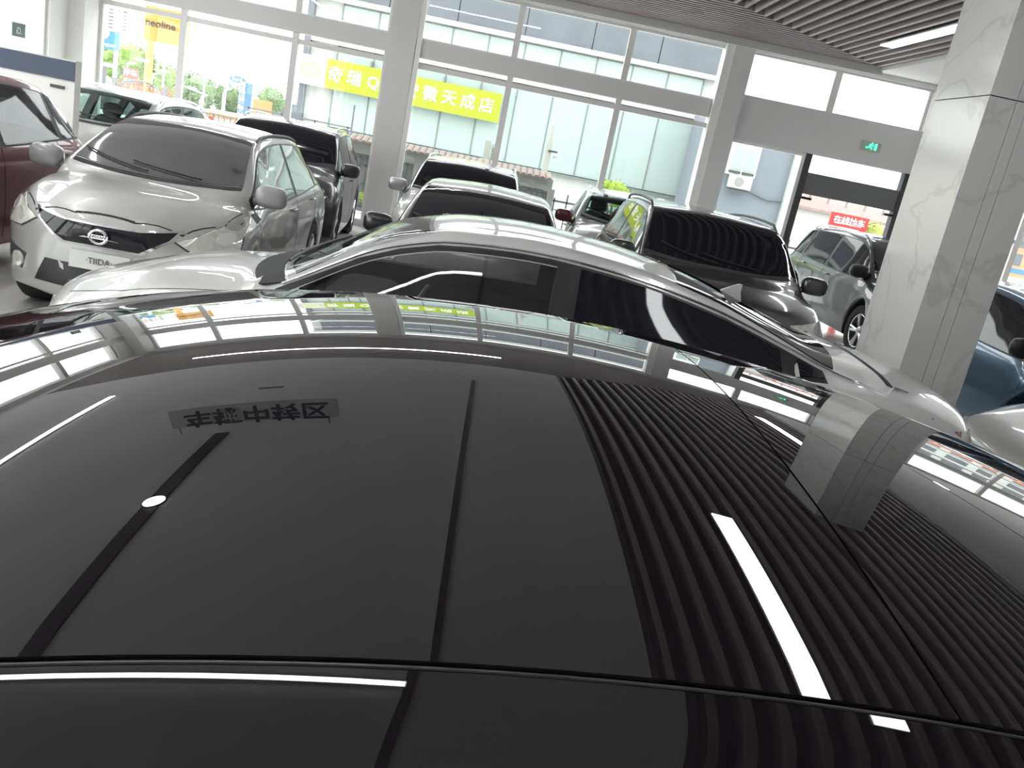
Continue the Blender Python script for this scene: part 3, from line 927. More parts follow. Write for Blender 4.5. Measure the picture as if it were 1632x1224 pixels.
# ---- white saloon in the middle, nose to the left, cabin open to view
def saloon(c):
    root = c['root']; patch = c['patch']; X = c['X']; L = c['L']
    # bonnet shut lines, fuel flap, chrome strip over the side glass
    for s in (1, -1):
        ol = [(X(.79), s * .76), (X(.90), s * .70), (X(.965), s * .56)]
        patch('bonnet_seam', 'top', ol + [(x, y - s * .006) for x, y in reversed(ol)], M_groove, .0015)
    patch('boot_seam', 'top', [(X(.115), -.66), (X(.123), -.66), (X(.123), .66), (X(.115), .66)], M_groove, .0015)
    for sd in ('left', 'right'):
        pts = []
        sg = 1
        for t in np.linspace(.10, .745, 40):
            x = X(t); z = c['sec'](x)[6][1] - .012
            h, nn = c['shoot'](sd, x, z); pts.append(h + nn * .006)
        MB().tube(pts, .006, 6).obj('chrome_strip', M_chrome, root, smooth=True)
    for sd in ('left', 'right'):
        ol = [(X(.085), .93), (X(.07), .84), (X(.045), .72), (X(.04), .62)]
        patch('bumper_seam', sd, ol + [(x - .006, z) for x, z in reversed(ol)], M_groove, .0015)
    for s in (1, -1):
        sd = 'left' if s > 0 else 'right'
        patch('headlamp', sd, [(X(.865), .74), (X(.93), .70), (X(.955), .62), (X(.90), .62)], M_lamp, .006)
def st_(t): return t if t in (0, 1) else .5 + (t - .5) * .942 + .0136
_sd = TYPES['sedan']
_ov = {k_: [(st_(a), b) for a, b in _sd[k_]] for k_ in ('zt', 'wb', 'wr')}
_ov['zb'] = [(st_(a), b) for a, b in [(0, .84), (.05, .97), (.12, .985), (.35, .95), (.7, .885), (.78, .875), (.9, .79), (1, .60)]]
for k_ in ('tA', 'tC', 'tB', 'tQ'): _ov[k_] = st_(_sd[k_])
_ov['wsh'] = tuple(st_(v) for v in _sd['wsh']); _ov['back'] = tuple(st_(v) for v in _sd['back']); _ov['xw'] = (.215, .80)
_ov['wr'] = [(0, .68), (.10, .70), (.2, .70), (.36, .70), (.5, .715), (.62, .72), (.77, .80), (.8, .66), (1, .55)]
_ov.update(fin=st_(.245), dcap=.16, bowf=.22, mx=-.22, mz=-.16, cowl=.17)
sal, _ = car('white_saloon', 'sedan', 'white saloon with dark side windows across the middle, nose to the left', (.27, 4.98, 0), P180, 5.15, 1.82, 1.43, WHITE, glass=M_tintd,
    hollow=True, fin=True, custom=saloon, over=_ov, plate=True, open_=('front',))
for ch in sal.children:
    if ch.name.startswith(('windscreen', 'front_window')):
        ch.data.materials.clear(); ch.data.materials.append(M_mid)

# ---- silver white hatchback at the left, nose towards us
M_bowl = mat('lamp_reflector', (.85, .85, .80), rough=.3, metal=.4, coat=1)
def hatch_lamps(c):
    patch, X = c['patch'], c['X']
    for s in (1, -1):
        ol = [(s * .47, .755), (s * .58, .80), (s * .68, .865), (s * .765, .93), (s * .80, .88), (s * .815, .72), (s * .77, .66), (s * .60, .675)]
        cy_ = sum(p[0] for p in ol) / 8; cz_ = sum(p[1] for p in ol) / 8
        bz = [(cy_ + (y - cy_) * 1.06, cz_ + (z - cz_) * 1.09) for y, z in ol]
        patch('lamp_bezel', 'front', bz if s > 0 else bz[::-1], M_dark, .004)
        lo = patch('headlamp', 'front', ol if s > 0 else ol[::-1], M_lamp, .010)
        for (yy, zz, r) in ((.63, .745, .045), (.73, .79, .045)):
            a = [(s * yy + r * math.cos(q), zz + r * math.sin(q)) for q in np.linspace(0, 2 * math.pi, 17)[:-1]]
            bb = patch('lamp_bowl', 'front', a, M_bowl, .014, parent=lo)
        a = [(s * .62 + .055 * math.cos(q), .43 + .055 * math.sin(q)) for q in np.linspace(0, 2 * math.pi, 17)[:-1]]
        hs = patch('fog_recess', 'front', [(s * .54, .49), (s * .76, .53), (s * .76, .43), (s * .58, .37)] if s > 0 else [(s * .58, .37), (s * .76, .43), (s * .76, .53), (s * .54, .49)], M_dark, .004)
        patch('fog_lamp', 'front', a, M_lamp, .016, parent=hs)
def hatch_front(c):
    patch, X, root = c['patch'], c['X'], c['root']
    patch('grille_surround', 'front', [(-.50, .835), (-.25, .80), (.25, .80), (.50, .835), (.46, .77), (.27, .63), (-.27, .63), (-.46, .77)], M_chrome, .006)
    g = patch('grille', 'front', [(-.47, .815), (-.25, .787), (.25, .787), (.47, .815), (.43, .76), (.25, .645), (-.25, .645), (-.43, .76)], M_gb, .012)
    h, nn = c['shoot']('front', 0, .72)
    ring = [(h.x + .03, .056 * math.cos(a), .72 + .045 * math.sin(a)) for a in np.linspace(0, 2 * math.pi, 33)[:-1]]
    b = MB(); b.tube(ring, .010, 8, closed=True)
    b.box(h.x + .022, h.x + .038, -.066, .066, .706, .734)
    em = b.obj('emblem', M_chrome, g, smooth=True)
    text('emblem_lettering', 'NISSAN', .026, (h.x + .040, 0, .72), M_dark, g, rot=(math.pi / 2, 0, math.pi / 2), sx=1.2, extrude=.001)
    patch('lower_intake', 'front', [(-.38, .50), (.38, .50), (.46, .33), (-.46, .33)], M_black, .004)
    pl = patch('number_plate', 'front', [(-.20, .60), (.20, .60), (.20, .48), (-.20, .48)], M_plate, .02)
    h, nn = c['shoot']('front', 0, .54)
    text('plate_lettering', '·TIIDA·', .06, (h.x + .026, 0, .54), M_dark, pl, rot=(math.pi / 2, 0, math.pi / 2), extrude=.001)
    for s in (1, -1):
        ol = [(X(.82), s * .74), (X(.9), s * .70), (X(.965), s * .50), (X(.985), s * .2)]
        patch('bonnet_seam', 'top', ol + [(x - .006, y - s * .005) for x, y in reversed(ol)], M_groove, .0015)
    ol = [(X(.985), -.2), (X(.985), .2), (X(.982), .2), (X(.982), -.2)]
    patch('bonnet_seam', 'top', ol, M_groove, .0015)
car('silver_hatchback', 'hatch', 'silver white hatchback facing us with a dark grille and round badge, left of the saloon', (-2.70, 7.98, 0), math.radians(-88), 4.3, 1.68, 1.53, SILVW, glass=M_gbl,
    custom=hatch_front, grille=None, rails=M_black, over=dict(lift=.012, lampfn=hatch_lamps, bowf=.38, zt=[(0, .88), (.02, 1.0), (.06, 1.20), (.11, 1.38), (.18, 1.47), (.32, 1.52), (.45, 1.53), (.57, 1.50), (.625, 1.45), (.785, 1.10), (.805, 1.065), (.9, 1.0), (.965, .92), (1, .85)], zb=[(0, .9), (.1, 1.02), (.4, .96), (.75, .94), (.82, .97), (.92, .93), (1, .78)], wr=[(0, .55), (.1, .60), (.25, .66), (.6, .68), (.78, .84), (.82, .68), (1, .55)]), mirror_m=mat('silver_mirror', (.36, .355, .36), rough=.3, coat=.8))
# ---- the others
car('maroon_car', 'hatch', 'maroon hatchback cut by the left edge, its rear side windows showing', (-4.93, 6.9, 0), M90, 4.3, 1.8, 1.62, MAROON, glass=M_tint, hollow=True, trim=M_dark)
car('white_compact_car', 'hatch', 'white compact car behind the maroon one, only windscreen and bonnet showing', (-5.32, 12.45, 0), M90, 4.0, 1.68, 1.55, WHITE, glass=M_clear, hollow=True, rails=M_chrome)
def jeep(c):
    for s in (1, -1):
        a = [(s * .62 + .085 * math.cos(q), .80 + .085 * math.sin(q)) for q in np.linspace(0, 2 * math.pi, 21)[:-1]]
        r = c['patch']('headlamp', 'front', a, M_lamp, .02)
        a = [(s * .62 + .11 * math.cos(q), .80 + .11 * math.sin(q)) for q in np.linspace(0, 2 * math.pi, 21)[:-1]]
        c['patch']('lamp_ring', 'front', a, M_chrome, .008, parent=r)
car('black_off_roader', 'suv', 'black off-roader with round headlamps and roof rails behind the silver hatchback', (-3.00, 12.45, 0), math.radians(-85), 4.2, 1.76, 1.60, BLACK, rails=M_chrome,
    over=dict(lampfn=jeep), trim=M_black)
car('grey_hatchback', 'hatch', 'dark grey car with a black door mirror, its windscreen seen above the saloon roof', (-.10, 8.35, 0), M90, 4.0, 1.68, 1.43, GREY, mirror_m=BLACK)
car('white_estate', 'suv', 'white car with roof rails by the windows, just right of the square pillar', (-.45, 12.6, 0), M90, 4.1, 1.74, 1.52, WHITE, rails=M_chrome, mirror_m=SILVER)
def redtag(c):
    root = c['root']
    MB().prism([(c['X'](.70), -.25, 1.12), (c['X'](.70), -.05, 1.18), (c['X'](.70), .02, 1.30), (c['X'](.70), -.18, 1.26)], (.004, 0, 0)).obj('red_price_card', mat('red_card', (.6, .12, .12), rough=.7), root)
car('silver_people_carrier', 'hatch', 'silver car with clear greenish windscreen and a red card inside, beside the green bush', (1.90, 13.05, 0), math.radians(-94), 3.4, 1.70, 1.50, SILVER, glass=M_clear, hollow=True, rails=M_chrome, mirror_m=MAROON, custom=redtag)
car('dark_suv', 'suv', 'dark grey sport utility with a large black windscreen behind the saloon rear roof', (2.20, 9.15, 0), M90, 4.2, 1.84, 1.60, DGREY, rails=M_black, glass_side=M_gb)
car('graphite_suv', 'suv', 'graphite sport utility in the shop entrance, front wheel showing beside the marble pillar', (5.92, 12.62, 0), math.radians(-87), 4.1, 1.78, 1.62, DGREY, rails=M_chrome, mirror_m=M_black)
car('blue_car', 'hatch', 'steel blue car right of the marble pillar, cut by the right edge', (5.58, 8.05, 0), M90, 4.2, 1.82, 1.50, BLUE, mirror_m=M_black, rimcol=M_rim)
car('silver_car', 'sedan', 'silver car at the lower right edge behind the saloon boot', (5.50, 4.90, 0), P180, 4.6, 1.76, 1.45, SILVW)

# ================================================================== OUTSIDE
M_bw = mat('white_cladding', (0.44, 0.45, 0.43), rough=.6, noise=.02)
M_cyan = mat('pale_cyan_glass', (0.30, 0.37, 0.35), rough=.3, spec=.5, noise=.05, nscale=.6)
M_joint = mat('panel_joint', (0.14, 0.16, 0.15), rough=.6)
M_dgl = mat('smoked_glass', (0.085, 0.095, 0.11), rough=.3, noise=.35, nscale=.8)
BY = 30.0
b1 = empty('glazed_building', 'long white building with pale cyan glass panels and a yellow-green banner across the street', 'building', (0, BY, 0))
MB().box(-7.3, 6.75, .2, 12, 0, 6.55).obj('wall', M_bw, b1)
xj = [-6.15 + 1.22 * i for i in range(11)]
for i in range(len(xj) - 1):
    for z0, z1 in ((1.25, 3.82), (4.05, 5.12)):
        MB().box(xj[i] + .02, xj[i + 1] - .02, .10, .2, z0, z1).obj('glass_panel', M_cyan, b1)
for x in xj:
    MB().box(x - .02, x + .02, .07, .2, 1.2, 5.15).obj('panel_joint', M_joint, b1)
MB().box(-7.3, 6.75, -.05, .2, 3.86, 4.02).obj('string_course', M_bw, b1)
MB().box(-7.3, 6.75, -.15, .2, 5.17, 5.32).obj('string_course', M_bw, b1)
for i in range(6):
    x0 = -6.9 + i * 2.26
    MB().box(x0, x0 + 2.22, .02, .2, 5.34, 6.35).obj('parapet_panel', M_dgl, b1)
MB().box(-7.3, 6.75, -.05, .2, 6.37, 6.6).obj('coping', M_bw, b1)
MB().box(-7.25, -7.05, -.1, .2, 0, 5.1).obj('corner_glass', M_dgl, b1)
MB().box(-7.3, 6.7, -.02, .2, 1.15, 1.22).obj('sill', M_joint, b1)
ban = empty('shop_banner', 'yellow-green banner with white Chinese lettering on the glazed building', 'banner', (0, BY - .35, 0))
M_lime = mat('lime_banner', (0.26, 0.32, 0.008), rough=.6, noise=.02)
M_banw = mat('banner_white', (0.42, 0.44, 0.39), rough=.6)
MB().box(-6.35, -.5, 0, .1, 2.45, 3.38).obj('lime_panel', M_lime, ban)
wp = MB().box(-7.4, -6.35, 0, .1, 2.45, 3.38).obj('logo_panel', M_banw, ban)
q = MB(); ring = [(-6.87 + .30 * math.cos(a), -.01, 2.95 + .20 * math.sin(a)) for a in np.linspace(0, 2 * math.pi, 29)[:-1]]
q.tube(ring, .035, 6, closed=True); q.obj('round_logo', mat('logo_yellow', (.72, .74, .20), rough=.6), ban, smooth=True)
text('logo_lettering', 'QQ', .22, (-6.87, -.02, 2.95), MATS['logo_yellow'], ban)
for i, ch in enumerate('奇瑞QQ安徽天成店'):
    text('banner_character', ch, .50, (-6.05 + i * .635, -.012, 2.90), M_white, ban, bold=.008)
for x in xj[1:6]:
    MB().box(x - .03, x + .03, -.05, .3, 3.38, 3.55).obj('bracket', M_joint, ban)
# lattice garden wall with tiled coping
FY = 17.3
fw = empty('lattice_wall', 'garden wall with metal lattice panels and a red tiled coping outside the windows', 'fence', (0, FY, 0))
M_fw = mat('garden_wall_render', (0.23, 0.23, 0.22), rough=.9, noise=.1, nscale=3)
M_tile = mat('clay_tile', (0.19, 0.145, 0.125), rough=.8, noise=.25, nscale=9)
M_lat = mat('lattice_metal', (0.10, 0.10, 0.11), rough=.5)
MB().box(-3.6, 1.0, .04, .12, 0, 1.12).obj('render', mat('pale_render', (.27, .28, .27), rough=.9), fw)
MB().box(-3.6, 1.0, -.06, .2, 1.12, 1.34).obj('capping', M_fw, fw)
tl = MB().mesh
tq = MB()
for k in range(7):
    a = math.pi * k / 6
    tq.v.append((.062 * math.cos(a), -.22, .045 * math.sin(a)))
for k in range(7):
    a = math.pi * k / 6
    tq.v.append((.062 * math.cos(a), .22, .045 * math.sin(a) + .10))
tq.f = [(k, k + 1, k + 8, k + 7) for k in range(6)] + [tuple(range(7)), tuple(range(13, 6, -1)), (0, 7, 13, 6)]
tme = tq.mesh('roof_tile', smooth=True); tme.materials.append(M_tile)
for i in range(36):
    link('roof_tile', tme, None, fw, (-3.55 + i * .127, 0, 1.34 + random.uniform(-.006, .006)), (0, 0, random.uniform(-.05, .05)))
for pnl in range(5):
    x0 = -3.55 + pnl * .92
    lt = MB(); r = .012
    def bar(xa, za, xb, zb_): lt.box(min(xa, xb) - r, max(xa, xb) + r, -.03, -.005, min(za, zb_) - r, max(za, zb_) + r)
    bar(x0, .1, x0 + .86, .1); bar(x0, 1.06, x0 + .86, 1.06)
    xx = x0
    for j in range(8):
        bar(xx, .1, xx, 1.06)
        if j < 7:
            h1, h2 = random.choice([(.85, .3), (.7, .45), (.9, .55), (.6, .2)])
            bar(xx, h1, xx + .122, h1); bar(xx, h2, xx + .122, h2)
            if j % 2: bar(xx + .06, h2, xx + .06, h1)
        xx += .122
    lt.obj('lattice_panel', M_lat, fw)
for x in (-3.6, -1.7, .1, 1.0): MB().box(x - .07, x + .07, -.05, .13, 0, 1.16).obj('post', M_fw, fw)
# low railing right of it
rl = empty('low_railing', 'low dark railing right of the tiled garden wall', 'railing', (0, FY + .3, 0))
for i in range(22): MB().box(1.1 + i * .26, 1.13 + i * .26, 0, .03, 0, 1.0 + .1 * (i % 2)).obj('baluster', M_lat, rl)
MB().box(1.05, 6.7, 0, .03, .92, .96).obj('rail', M_lat, rl); MB().box(1.05, 6.7, 0, .03, .1, .14).obj('rail', M_lat, rl)
rb = empty('street_railing', 'thin dark railing in front of the glazed building at its left end', 'railing', (0, 24, 0))
MB().box(-7.2, -4.3, 0, .04, 1.42, 1.46).obj('rail', M_lat, rb)
for x in (-7.1, -6.2, -5.3, -4.4): MB().box(x, x + .04, 0, .04, 0, 1.65 if x == -6.2 else 1.46).obj('post', M_lat, rb)
MB().box(-4.30, -4.26, 0, .04, 0, 2.05).obj('tall_post', M_lat, rb)
# white cabinet and camera post
cb = empty('white_cabinet', 'pale metal cabinet on a stand behind the white car with roof rails', 'cabinet', (-.36, 18.4, 0))
MB().box(-.13, .0, -.1, .1, .0, 1.84).obj('tall_box', M_banw, cb); MB().box(.02, .15, -.1, .1, .0, 1.80).obj('side_box', M_banw, cb)
for i in range(5): MB().box(.03, .14, -.115, -.1, 1.45 + i * .06, 1.47 + i * .06).obj('louvre', M_fw, cb)
cp = empty('camera_post', 'white square post carrying a round security camera in front of the cyan panels', 'post', (.86, 19, 0))
MB().box(-.06, .07, -.05, .05, 0, 2.1).obj('post', M_banw, cp); MB().box(-.03, .05, -.05, .05, 2.1, 2.42).obj('post_top', M_banw, cp)
MB().box(.0, .2, -.08, -.05, 1.86, 1.9).obj('bracket', M_dark, cp); MB().ellipsoid((.16, -.10, 1.80), (.06, .06, .06)).obj('camera_dome', M_banw, cp, smooth=True)

M_trunk = mat('bark', (.14, .10, .07), rough=.95)
def tree(name, label, loc, r, h, col, nb=9, nl=900, ls=.12, cat='tree', group=None, seed=1):
    rnd = random.Random(seed)
    e = empty(name, label, cat, loc, group=group)
    t = MB(); t.tube([(0, 0, 0), (.03 * h, 0, h * .35), (0, .02, h * .7)], [.05 * h * .5, .035 * h * .5, .015 * h * .5], 8)
    for k in range(5):
        a = rnd.uniform(0, 6.28); t.tube([(0, 0, h * .4), (r * .6 * math.cos(a), r * .6 * math.sin(a), h * .7)], [.012 * h, .005 * h], 6)
    t.obj('trunk', M_trunk, e, smooth=True)
    bl = [(0, 0, h - r * .95, r * .95)]
    for k in range(nb):
        a = rnd.uniform(0, 6.28); q = rnd.uniform(.3, .75)
        bl.append((r * q * math.cos(a), r * q * math.sin(a), h - r * rnd.uniform(.55, 1.5), r * rnd.uniform(.4, .62)))
    f = MB()
    for k in range(nl):
        bx, by, bz, br = rnd.choice(bl)
        u = rnd.uniform(-1, 1); a = rnd.uniform(0, 6.28); rr = br * rnd.uniform(.75, 1.03)
        p = Vector((bx + rr * math.sqrt(1 - u * u) * math.cos(a), by + rr * math.sqrt(1 - u * u) * math.sin(a), bz + rr * u))
        n_ = Vector((rnd.gauss(0, 1), rnd.gauss(0, 1), rnd.gauss(0, 1))).normalized()
        v = n_.orthogonal().normalized() * ls * rnd.uniform(.7, 1.3) * r; w_ = n_.cross(v).normalized() * v.length * .6
        f.add([p - v, p - w_, p + v, p + w_], [(0, 1, 2, 3)])
    me = f.mesh('foliage', fix=False)
    m = mat('leaf_%d_%d_%d' % tuple(int(c * 1000) for c in col), col, rough=.7, noise=.35, nscale=1.5)
    o = link('foliage', me, m, e); o['kind'] = 'stuff'
    if nl > 600:
        core = MB()
        for bx, by, bz, br in bl: core.ellipsoid((bx, by, bz), (br * .8,) * 3, 1, 10, 6)
        core.obj('crown_core', m, o)
    return e
GR = (.15, .24, .05); GRD = (.12, .18, .08)
def gz(px, py, Y): p = at(px, py, Y); return p
def ptree(label, px, py, Y, wpx, col, seed, name='tree', **k):
    p = at(px, py, Y); r = wpx / 1420 * Y / 2
    return tree(name, label, (p.x, Y, 0), r, p.z, col, seed=seed, **k)
ptree('bright green bush beyond the low railing, right of the silver car', 985, 284, 18.6, 48, (.22, .32, .02), 3, name='bush', cat='bush', nl=700, ls=.10)
ptree('sprig of tall yellow-green grass at the foot of the square pillar', 582, 305, 15.9, 22, (.26, .35, .06), 5, name='shrub', cat='bush', nl=400, ls=.16)
ptree('round bright green tree beside the blue sign', 208, 66, 60, 85, GR, 11, nl=1600, ls=.09)
ptree('green tree behind the orange sign pole', 258, 100, 64, 60, GR, 12, nl=1200, ls=.09)
ptree('dull green tree right of the white mullion', 318, 114, 70, 70, GRD, 13, nl=1200, ls=.09)
ptree('low green tree behind the lamp posts', 370, 132, 74, 60, GRD, 14, nl=1200, ls=.09)
ptree('dark green tree above the orange flag', 432, 134, 60, 44, GRD, 15, nl=1000, ls=.09)
ptree('yellow green tree behind the red board', 1400, 352, 26, 52, (.22, .25, .05), 16, nl=900, ls=.10)

# towers far left
tw = empty('apartment_tower', 'pale apartment tower with red window bays rising behind the blue sign', 'building', (-66, 150, 0))
p0 = at(146, 60, 150); p1 = at(206, 60, 150)
tw.location = (p0.x, 150, 0)
tw_w = p1.x - p0.x
M_tw = mat('tower_wall', (.62, .62, .62), rough=.9)
M_tr = mat('tower_red', (.50, .20, .17), rough=.9)
MB().box(0, tw_w, 0, 6, 0, at(190, 12, 150).z).obj('wall', M_tw, tw)
zt_ = at(190, 12, 150).z
rows_ = int(zt_ / .55)
for i in range(rows_):
    for j in range(5):
        x = .3 + j * (tw_w - .4) / 5
        MB().box(x, x + (tw_w / 5) * .6, -.06, 0, i * .55 + .2, i * .55 + .46).obj('window', M_tr if (j in (1, 3)) else M_dgl, tw)
# signs beyond the glass, left
def sign(name, label, px0, py0, px1, py1, Y, m, thick=.15, pole=None, pm_=None, cat='sign'):
    a = at(px0, py0, Y); b = at(px1, py1, Y)
    e = empty(name, label, cat, ((a.x + b.x) / 2, Y, 0))
    hwid = (b.x - a.x) / 2
    fr = MB().box(-hwid, hwid, -thick / 2, thick / 2, b.z, a.z).obj('board', m, e)
    if pole:
        for q in pole: MB().box(q * hwid - .02 * hwid - .04, q * hwid + .02 * hwid + .12, -.05, .05, 0, b.z).obj('pole', pm_ or m, e)
    return e, hwid, a.z, b.z
M_sblue = mat('sign_blue', (.035, .15, .29), rough=.5)
M_sor = mat('sign_orange', (.40, .18, .02), rough=.5)
M_sred = mat('sign_red', (.42, .04, .035), rough=.6)
e, hw_, za, zb_ = sign('blue_sign', 'square blue roadside sign with a white shield emblem on a pole', 150, 44, 189, 82, 50, M_sblue, pole=(.75,), pm_=M_white)
cz = (za + zb_) / 2; sc_ = hw_ * 2
MB().prism([(-.15 * sc_, -.12, cz + .36 * sc_), (.15 * sc_, -.12, cz + .36 * sc_), (.12 * sc_, -.12, cz + .14 * sc_), (0, -.12, cz + .02 * sc_), (-.12 * sc_, -.12, cz + .14 * sc_)], (0, .04, 0)).obj('shield_emblem', M_white, e)
text('sign_lettering', 'CHANGAN', .17 * sc_, (0, -.1, cz - .2 * sc_), M_white, e)
MB().box(-hw_ - .05, hw_ + .05, -.06, .06, za, za + .12).obj('top_edge', M_white, e)
e, hw_, za, zb_ = sign('orange_sign', 'tall orange advertising board on an orange pole behind the window mullion', 233, 8, 299, 77, 55, M_sor)
MB().box(-hw_ + .2, -hw_ + .62, -.1, .1, 0, zb_).obj('pole', mat('pole_orange', (.78, .30, .08), rough=.6), e)
text('sign_lettering', 'neoline', .62, (-.35, -.12, zb_ + (za - zb_) * .52), M_black, e, bold=.01)
def post_lamp(label, px, py, pxe, pye, Y, group='street lamps'):
    a = at(px, py, Y); b = at(pxe, pye, Y)
    e = empty('street_lamp', label, 'street lamp', (a.x, Y, 0))
    MB().tube([(0, 0, 0), (0, 0, a.z - .4), (.08, 0, a.z - .1), (.4, 0, a.z), (b.x - a.x - .3, 0, b.z)], .045, 8).obj('pole', M_white, e, smooth=True)
    MB().ellipsoid((b.x - a.x, 0, b.z), (.4, .12, .06)).obj('lantern', M_white, e, smooth=True)
post_lamp('white street lamp with a curved arm right of the blue sign', 202, 97, 226, 96, 42)
post_lamp('shorter street lamp with a flat head left of the tall white mast', 243, 114, 258, 113, 44)
post_lamp('street lamp bending left beyond the second bay', 320, 150, 304, 140, 52)
post_lamp('street lamp nearer the blue pylon', 357, 140, 345, 128, 52)
for px, py, lab in ((263, 92, 'tall thin white mast right of the orange pole'), (327, 119, 'tall thin white mast in the second bay'), (361, 130, 'thin white mast left of the blue pylon')):
    a = at(px, py, 46); o = tag(MB().tube([(a.x, 46, 0), (a.x, 46, a.z)], .05, 8).obj('mast', M_white), lab, 'mast')
e, hw_, za, zb_ = sign('pylon_sign', 'slim white and blue pylon with vertical lettering below an oval plate', 384, 130, 398, 185, 45, mat('pylon_blue', (.05, .13, .42), rough=.5))
MB().box(-hw_, -hw_ * .1, -.1, -.078, zb_, za).obj('white_face', M_white, e)
for i, ch in enumerate('长安福特'):
    text('pylon_character', ch, .30, (-hw_ * .55, -.11, za - .25 - i * .40), MATS['pylon_blue'], e, bold=.006)
MB().box(-hw_ * .6, hw_ * .6, -.04, .04, 0, zb_).obj('pole', M_white, e)
a = at(379, 127, 45)
q = MB(); q.lathe([(0, -.08), (.42, -.08), (.42, .0), (0, .0)], 28)
ov = q.obj('oval_plate', MATS['pylon_blue'], e, loc=(a.x - e.location.x, 0, a.z)); ov.scale = (1.0, 1, .42)
text('oval_lettering', 'Ford', .26, (a.x - e.location.x, -.1, a.z), M_white, e)
e, hw_, za, zb_ = sign('orange_flag', 'plain orange red banner board leaning right of the blue pylon', 404, 157, 431, 190, 34, mat('flag_orange', (.88, .22, .08), rough=.7), thick=.04, pole=(-.95, .9), pm_=M_white, cat='banner')
e, hw_, za, zb_ = sign('red_banner', 'low red banner with yellow lettering above the silver hatchback roof', 333, 178, 379, 194, 30, M_sred, thick=.04, pole=(-.9, .85), cat='banner')
text('banner_lettering', '欢迎光临', .30, (0, -.03, (za + zb_) / 2), mat('yellow_print', (.9, .6, .05), rough=.6), e)
e, hw_, za, zb_ = sign('red_board', 'small red notice board under the curved street lamp', 199, 107, 219, 127, 38, M_sred, pole=(0,), pm_=M_lat)
text('board_lettering', '停车', .3, (0, -.09, (za + zb_) / 2), M_white, e)
e, hw_, za, zb_ = sign('light_blue_board', 'low pale blue board left of the curved street lamp', 152, 96, 180, 108, 48, mat('pale_blue', (.35, .62, .80), rough=.6), pole=(0,), pm_=M_lat)
# arched gate with bars
ag = empty('arched_railing', 'black arched railing in front of red and yellow banners behind the white compact car', 'railing', (0, 26, 0))
pa, pb, pc = at(182, 138, 26), at(222, 124, 26), at(262, 152, 26)
pts = []
for i in range(15):
    t = i / 14
    x = pa.x + (pc.x - pa.x) * t
    z = pa.z * (1 - t) + pc.z * t + .28 * (1 - (2 * t - 1) ** 2)
    pts.append((x, 0, z))
MB().tube(pts, .03, 8).obj('arch', M_lat, ag, smooth=True)
for i in range(1, 14): MB().tube([(pts[i][0], 0, 0), (pts[i][0], 0, pts[i][2])], .012, 6).obj('bar', M_lat, ag)
for x in (pa.x, pc.x): MB().box(x - .05, x + .05, -.05, .05, 0, 1.5).obj('post', M_lat, ag)
e, hw_, za, zb_ = sign('notice_strip', 'red and yellow printed strip behind the arched railing', 206, 134, 258, 156, 27, mat('red_yellow_print', (.82, .42, .12), rough=.7, noise=.8, nscale=2.5), thick=.04, pole=(-.9, .9), pm_=M_lat, cat='banner')
text('strip_lettering', '特惠车展', .42, (0, -.03, (za + zb_) / 2), M_sred, e)
lr = empty('long_railing', 'long low dark railing across the street seen above the hatchback roof', 'railing', (0, 28, 0))
a, b = at(296, 172, 28), at(410, 193, 28)
MB().box(a.x - 1, b.x + 1, -.03, .03, a.z - .05, a.z).obj('rail', M_lat, lr)
for i in range(24):
    x = a.x - 1 + (b.x - a.x + 2) * i / 23
    MB().box(x, x + .03, -.02, .02, 0, a.z).obj('baluster', M_lat, lr)
sh = empty('low_shop', 'low grey building with a flat roof behind the orange flag', 'building', (0, 68, 0))
a, b = at(425, 158, 68), at(470, 170, 68)
MB().box(a.x, b.x + 2, 0, 6, 0, a.z).obj('wall', M_fw, sh); MB().box(a.x - .3, b.x + 2.3, -.4, 6, a.z, a.z + .25).obj('roof', M_fw, sh)
for i in range(3): MB().box(a.x + .5 + i * 1.4, a.x + 1.4 + i * 1.4, -.05, 0, .6, 1.5).obj('window', M_dgl, sh)
car('small_white_car', 'hatch', 'small white car parked outside, its arched side windows just above the hatchback roof', (-7.5, 19.0, 0), 0.0, 3.9, 1.65, 1.42, WHITE, wiper=False)
# white blocks of flats far left beside tower
fb = empty('white_block', 'pale office block with rows of balconies beside the corner pillar', 'building', (0, 90, 0))
a, b = at(112, 60, 90), at(153, 150, 90)
MB().box(a.x - 14, b.x, 0, 8, 0, at(150, 40, 90).z).obj('wall', M_bw, fb)
for i in range(9):
    MB().box(a.x - 14, b.x + .3, -.3, 0, .9 + i * 1.0, 1.15 + i * 1.0).obj('balcony', M_tw, fb)
# grey blue building seen through the entrance
gb = empty('grey_blue_building', 'plain grey-blue building seen through the entrance, with one window', 'building', (0, 24, 0))
M_gblue = mat('grey_blue_render', (.165, .185, .205), rough=.9, noise=.05, nscale=.8)
MB().box(5.9, 7.95, .15, 5.5, 0, 4.1).obj('wall', M_gblue, gb)
MB().box(7.8, 8.1, .0, .3, 0, 4.1).obj('corner_strip', M_bw, gb)
wn = MB().box(6.02, 6.84, .04, .16, 2.24, 3.42).obj('window', M_white, gb)
for x in (6.08, 6.46): MB().box(x, x + .33, .0, .06, 2.40, 2.98).obj('pane', M_cyan, wn)
for x in (6.08, 6.46): MB().box(x, x + .33, -.01, .06, 2.29, 2.36).obj('vent', M_dark, wn)
MB().box(6.08, 6.79, .0, .06, 3.04, 3.14).obj('blind_box', mat('pale_blue_blind', (.52, .62, .72)), wn)
ac = empty('air_conditioner', 'white outdoor air conditioner unit under the grey-blue building window', 'air conditioner', (6.42, 23.85, 1.9))
MB().box(-.30, .30, -.16, .14, 0, .35).obj('casing', M_banw, ac, bevel=.015)
MB().lathe([(0, -.02), (.12, -.02), (.13, 0), (0, 0)], 24, c=(-.06, -.16, .18)).obj('fan_grille', M_fw, ac)
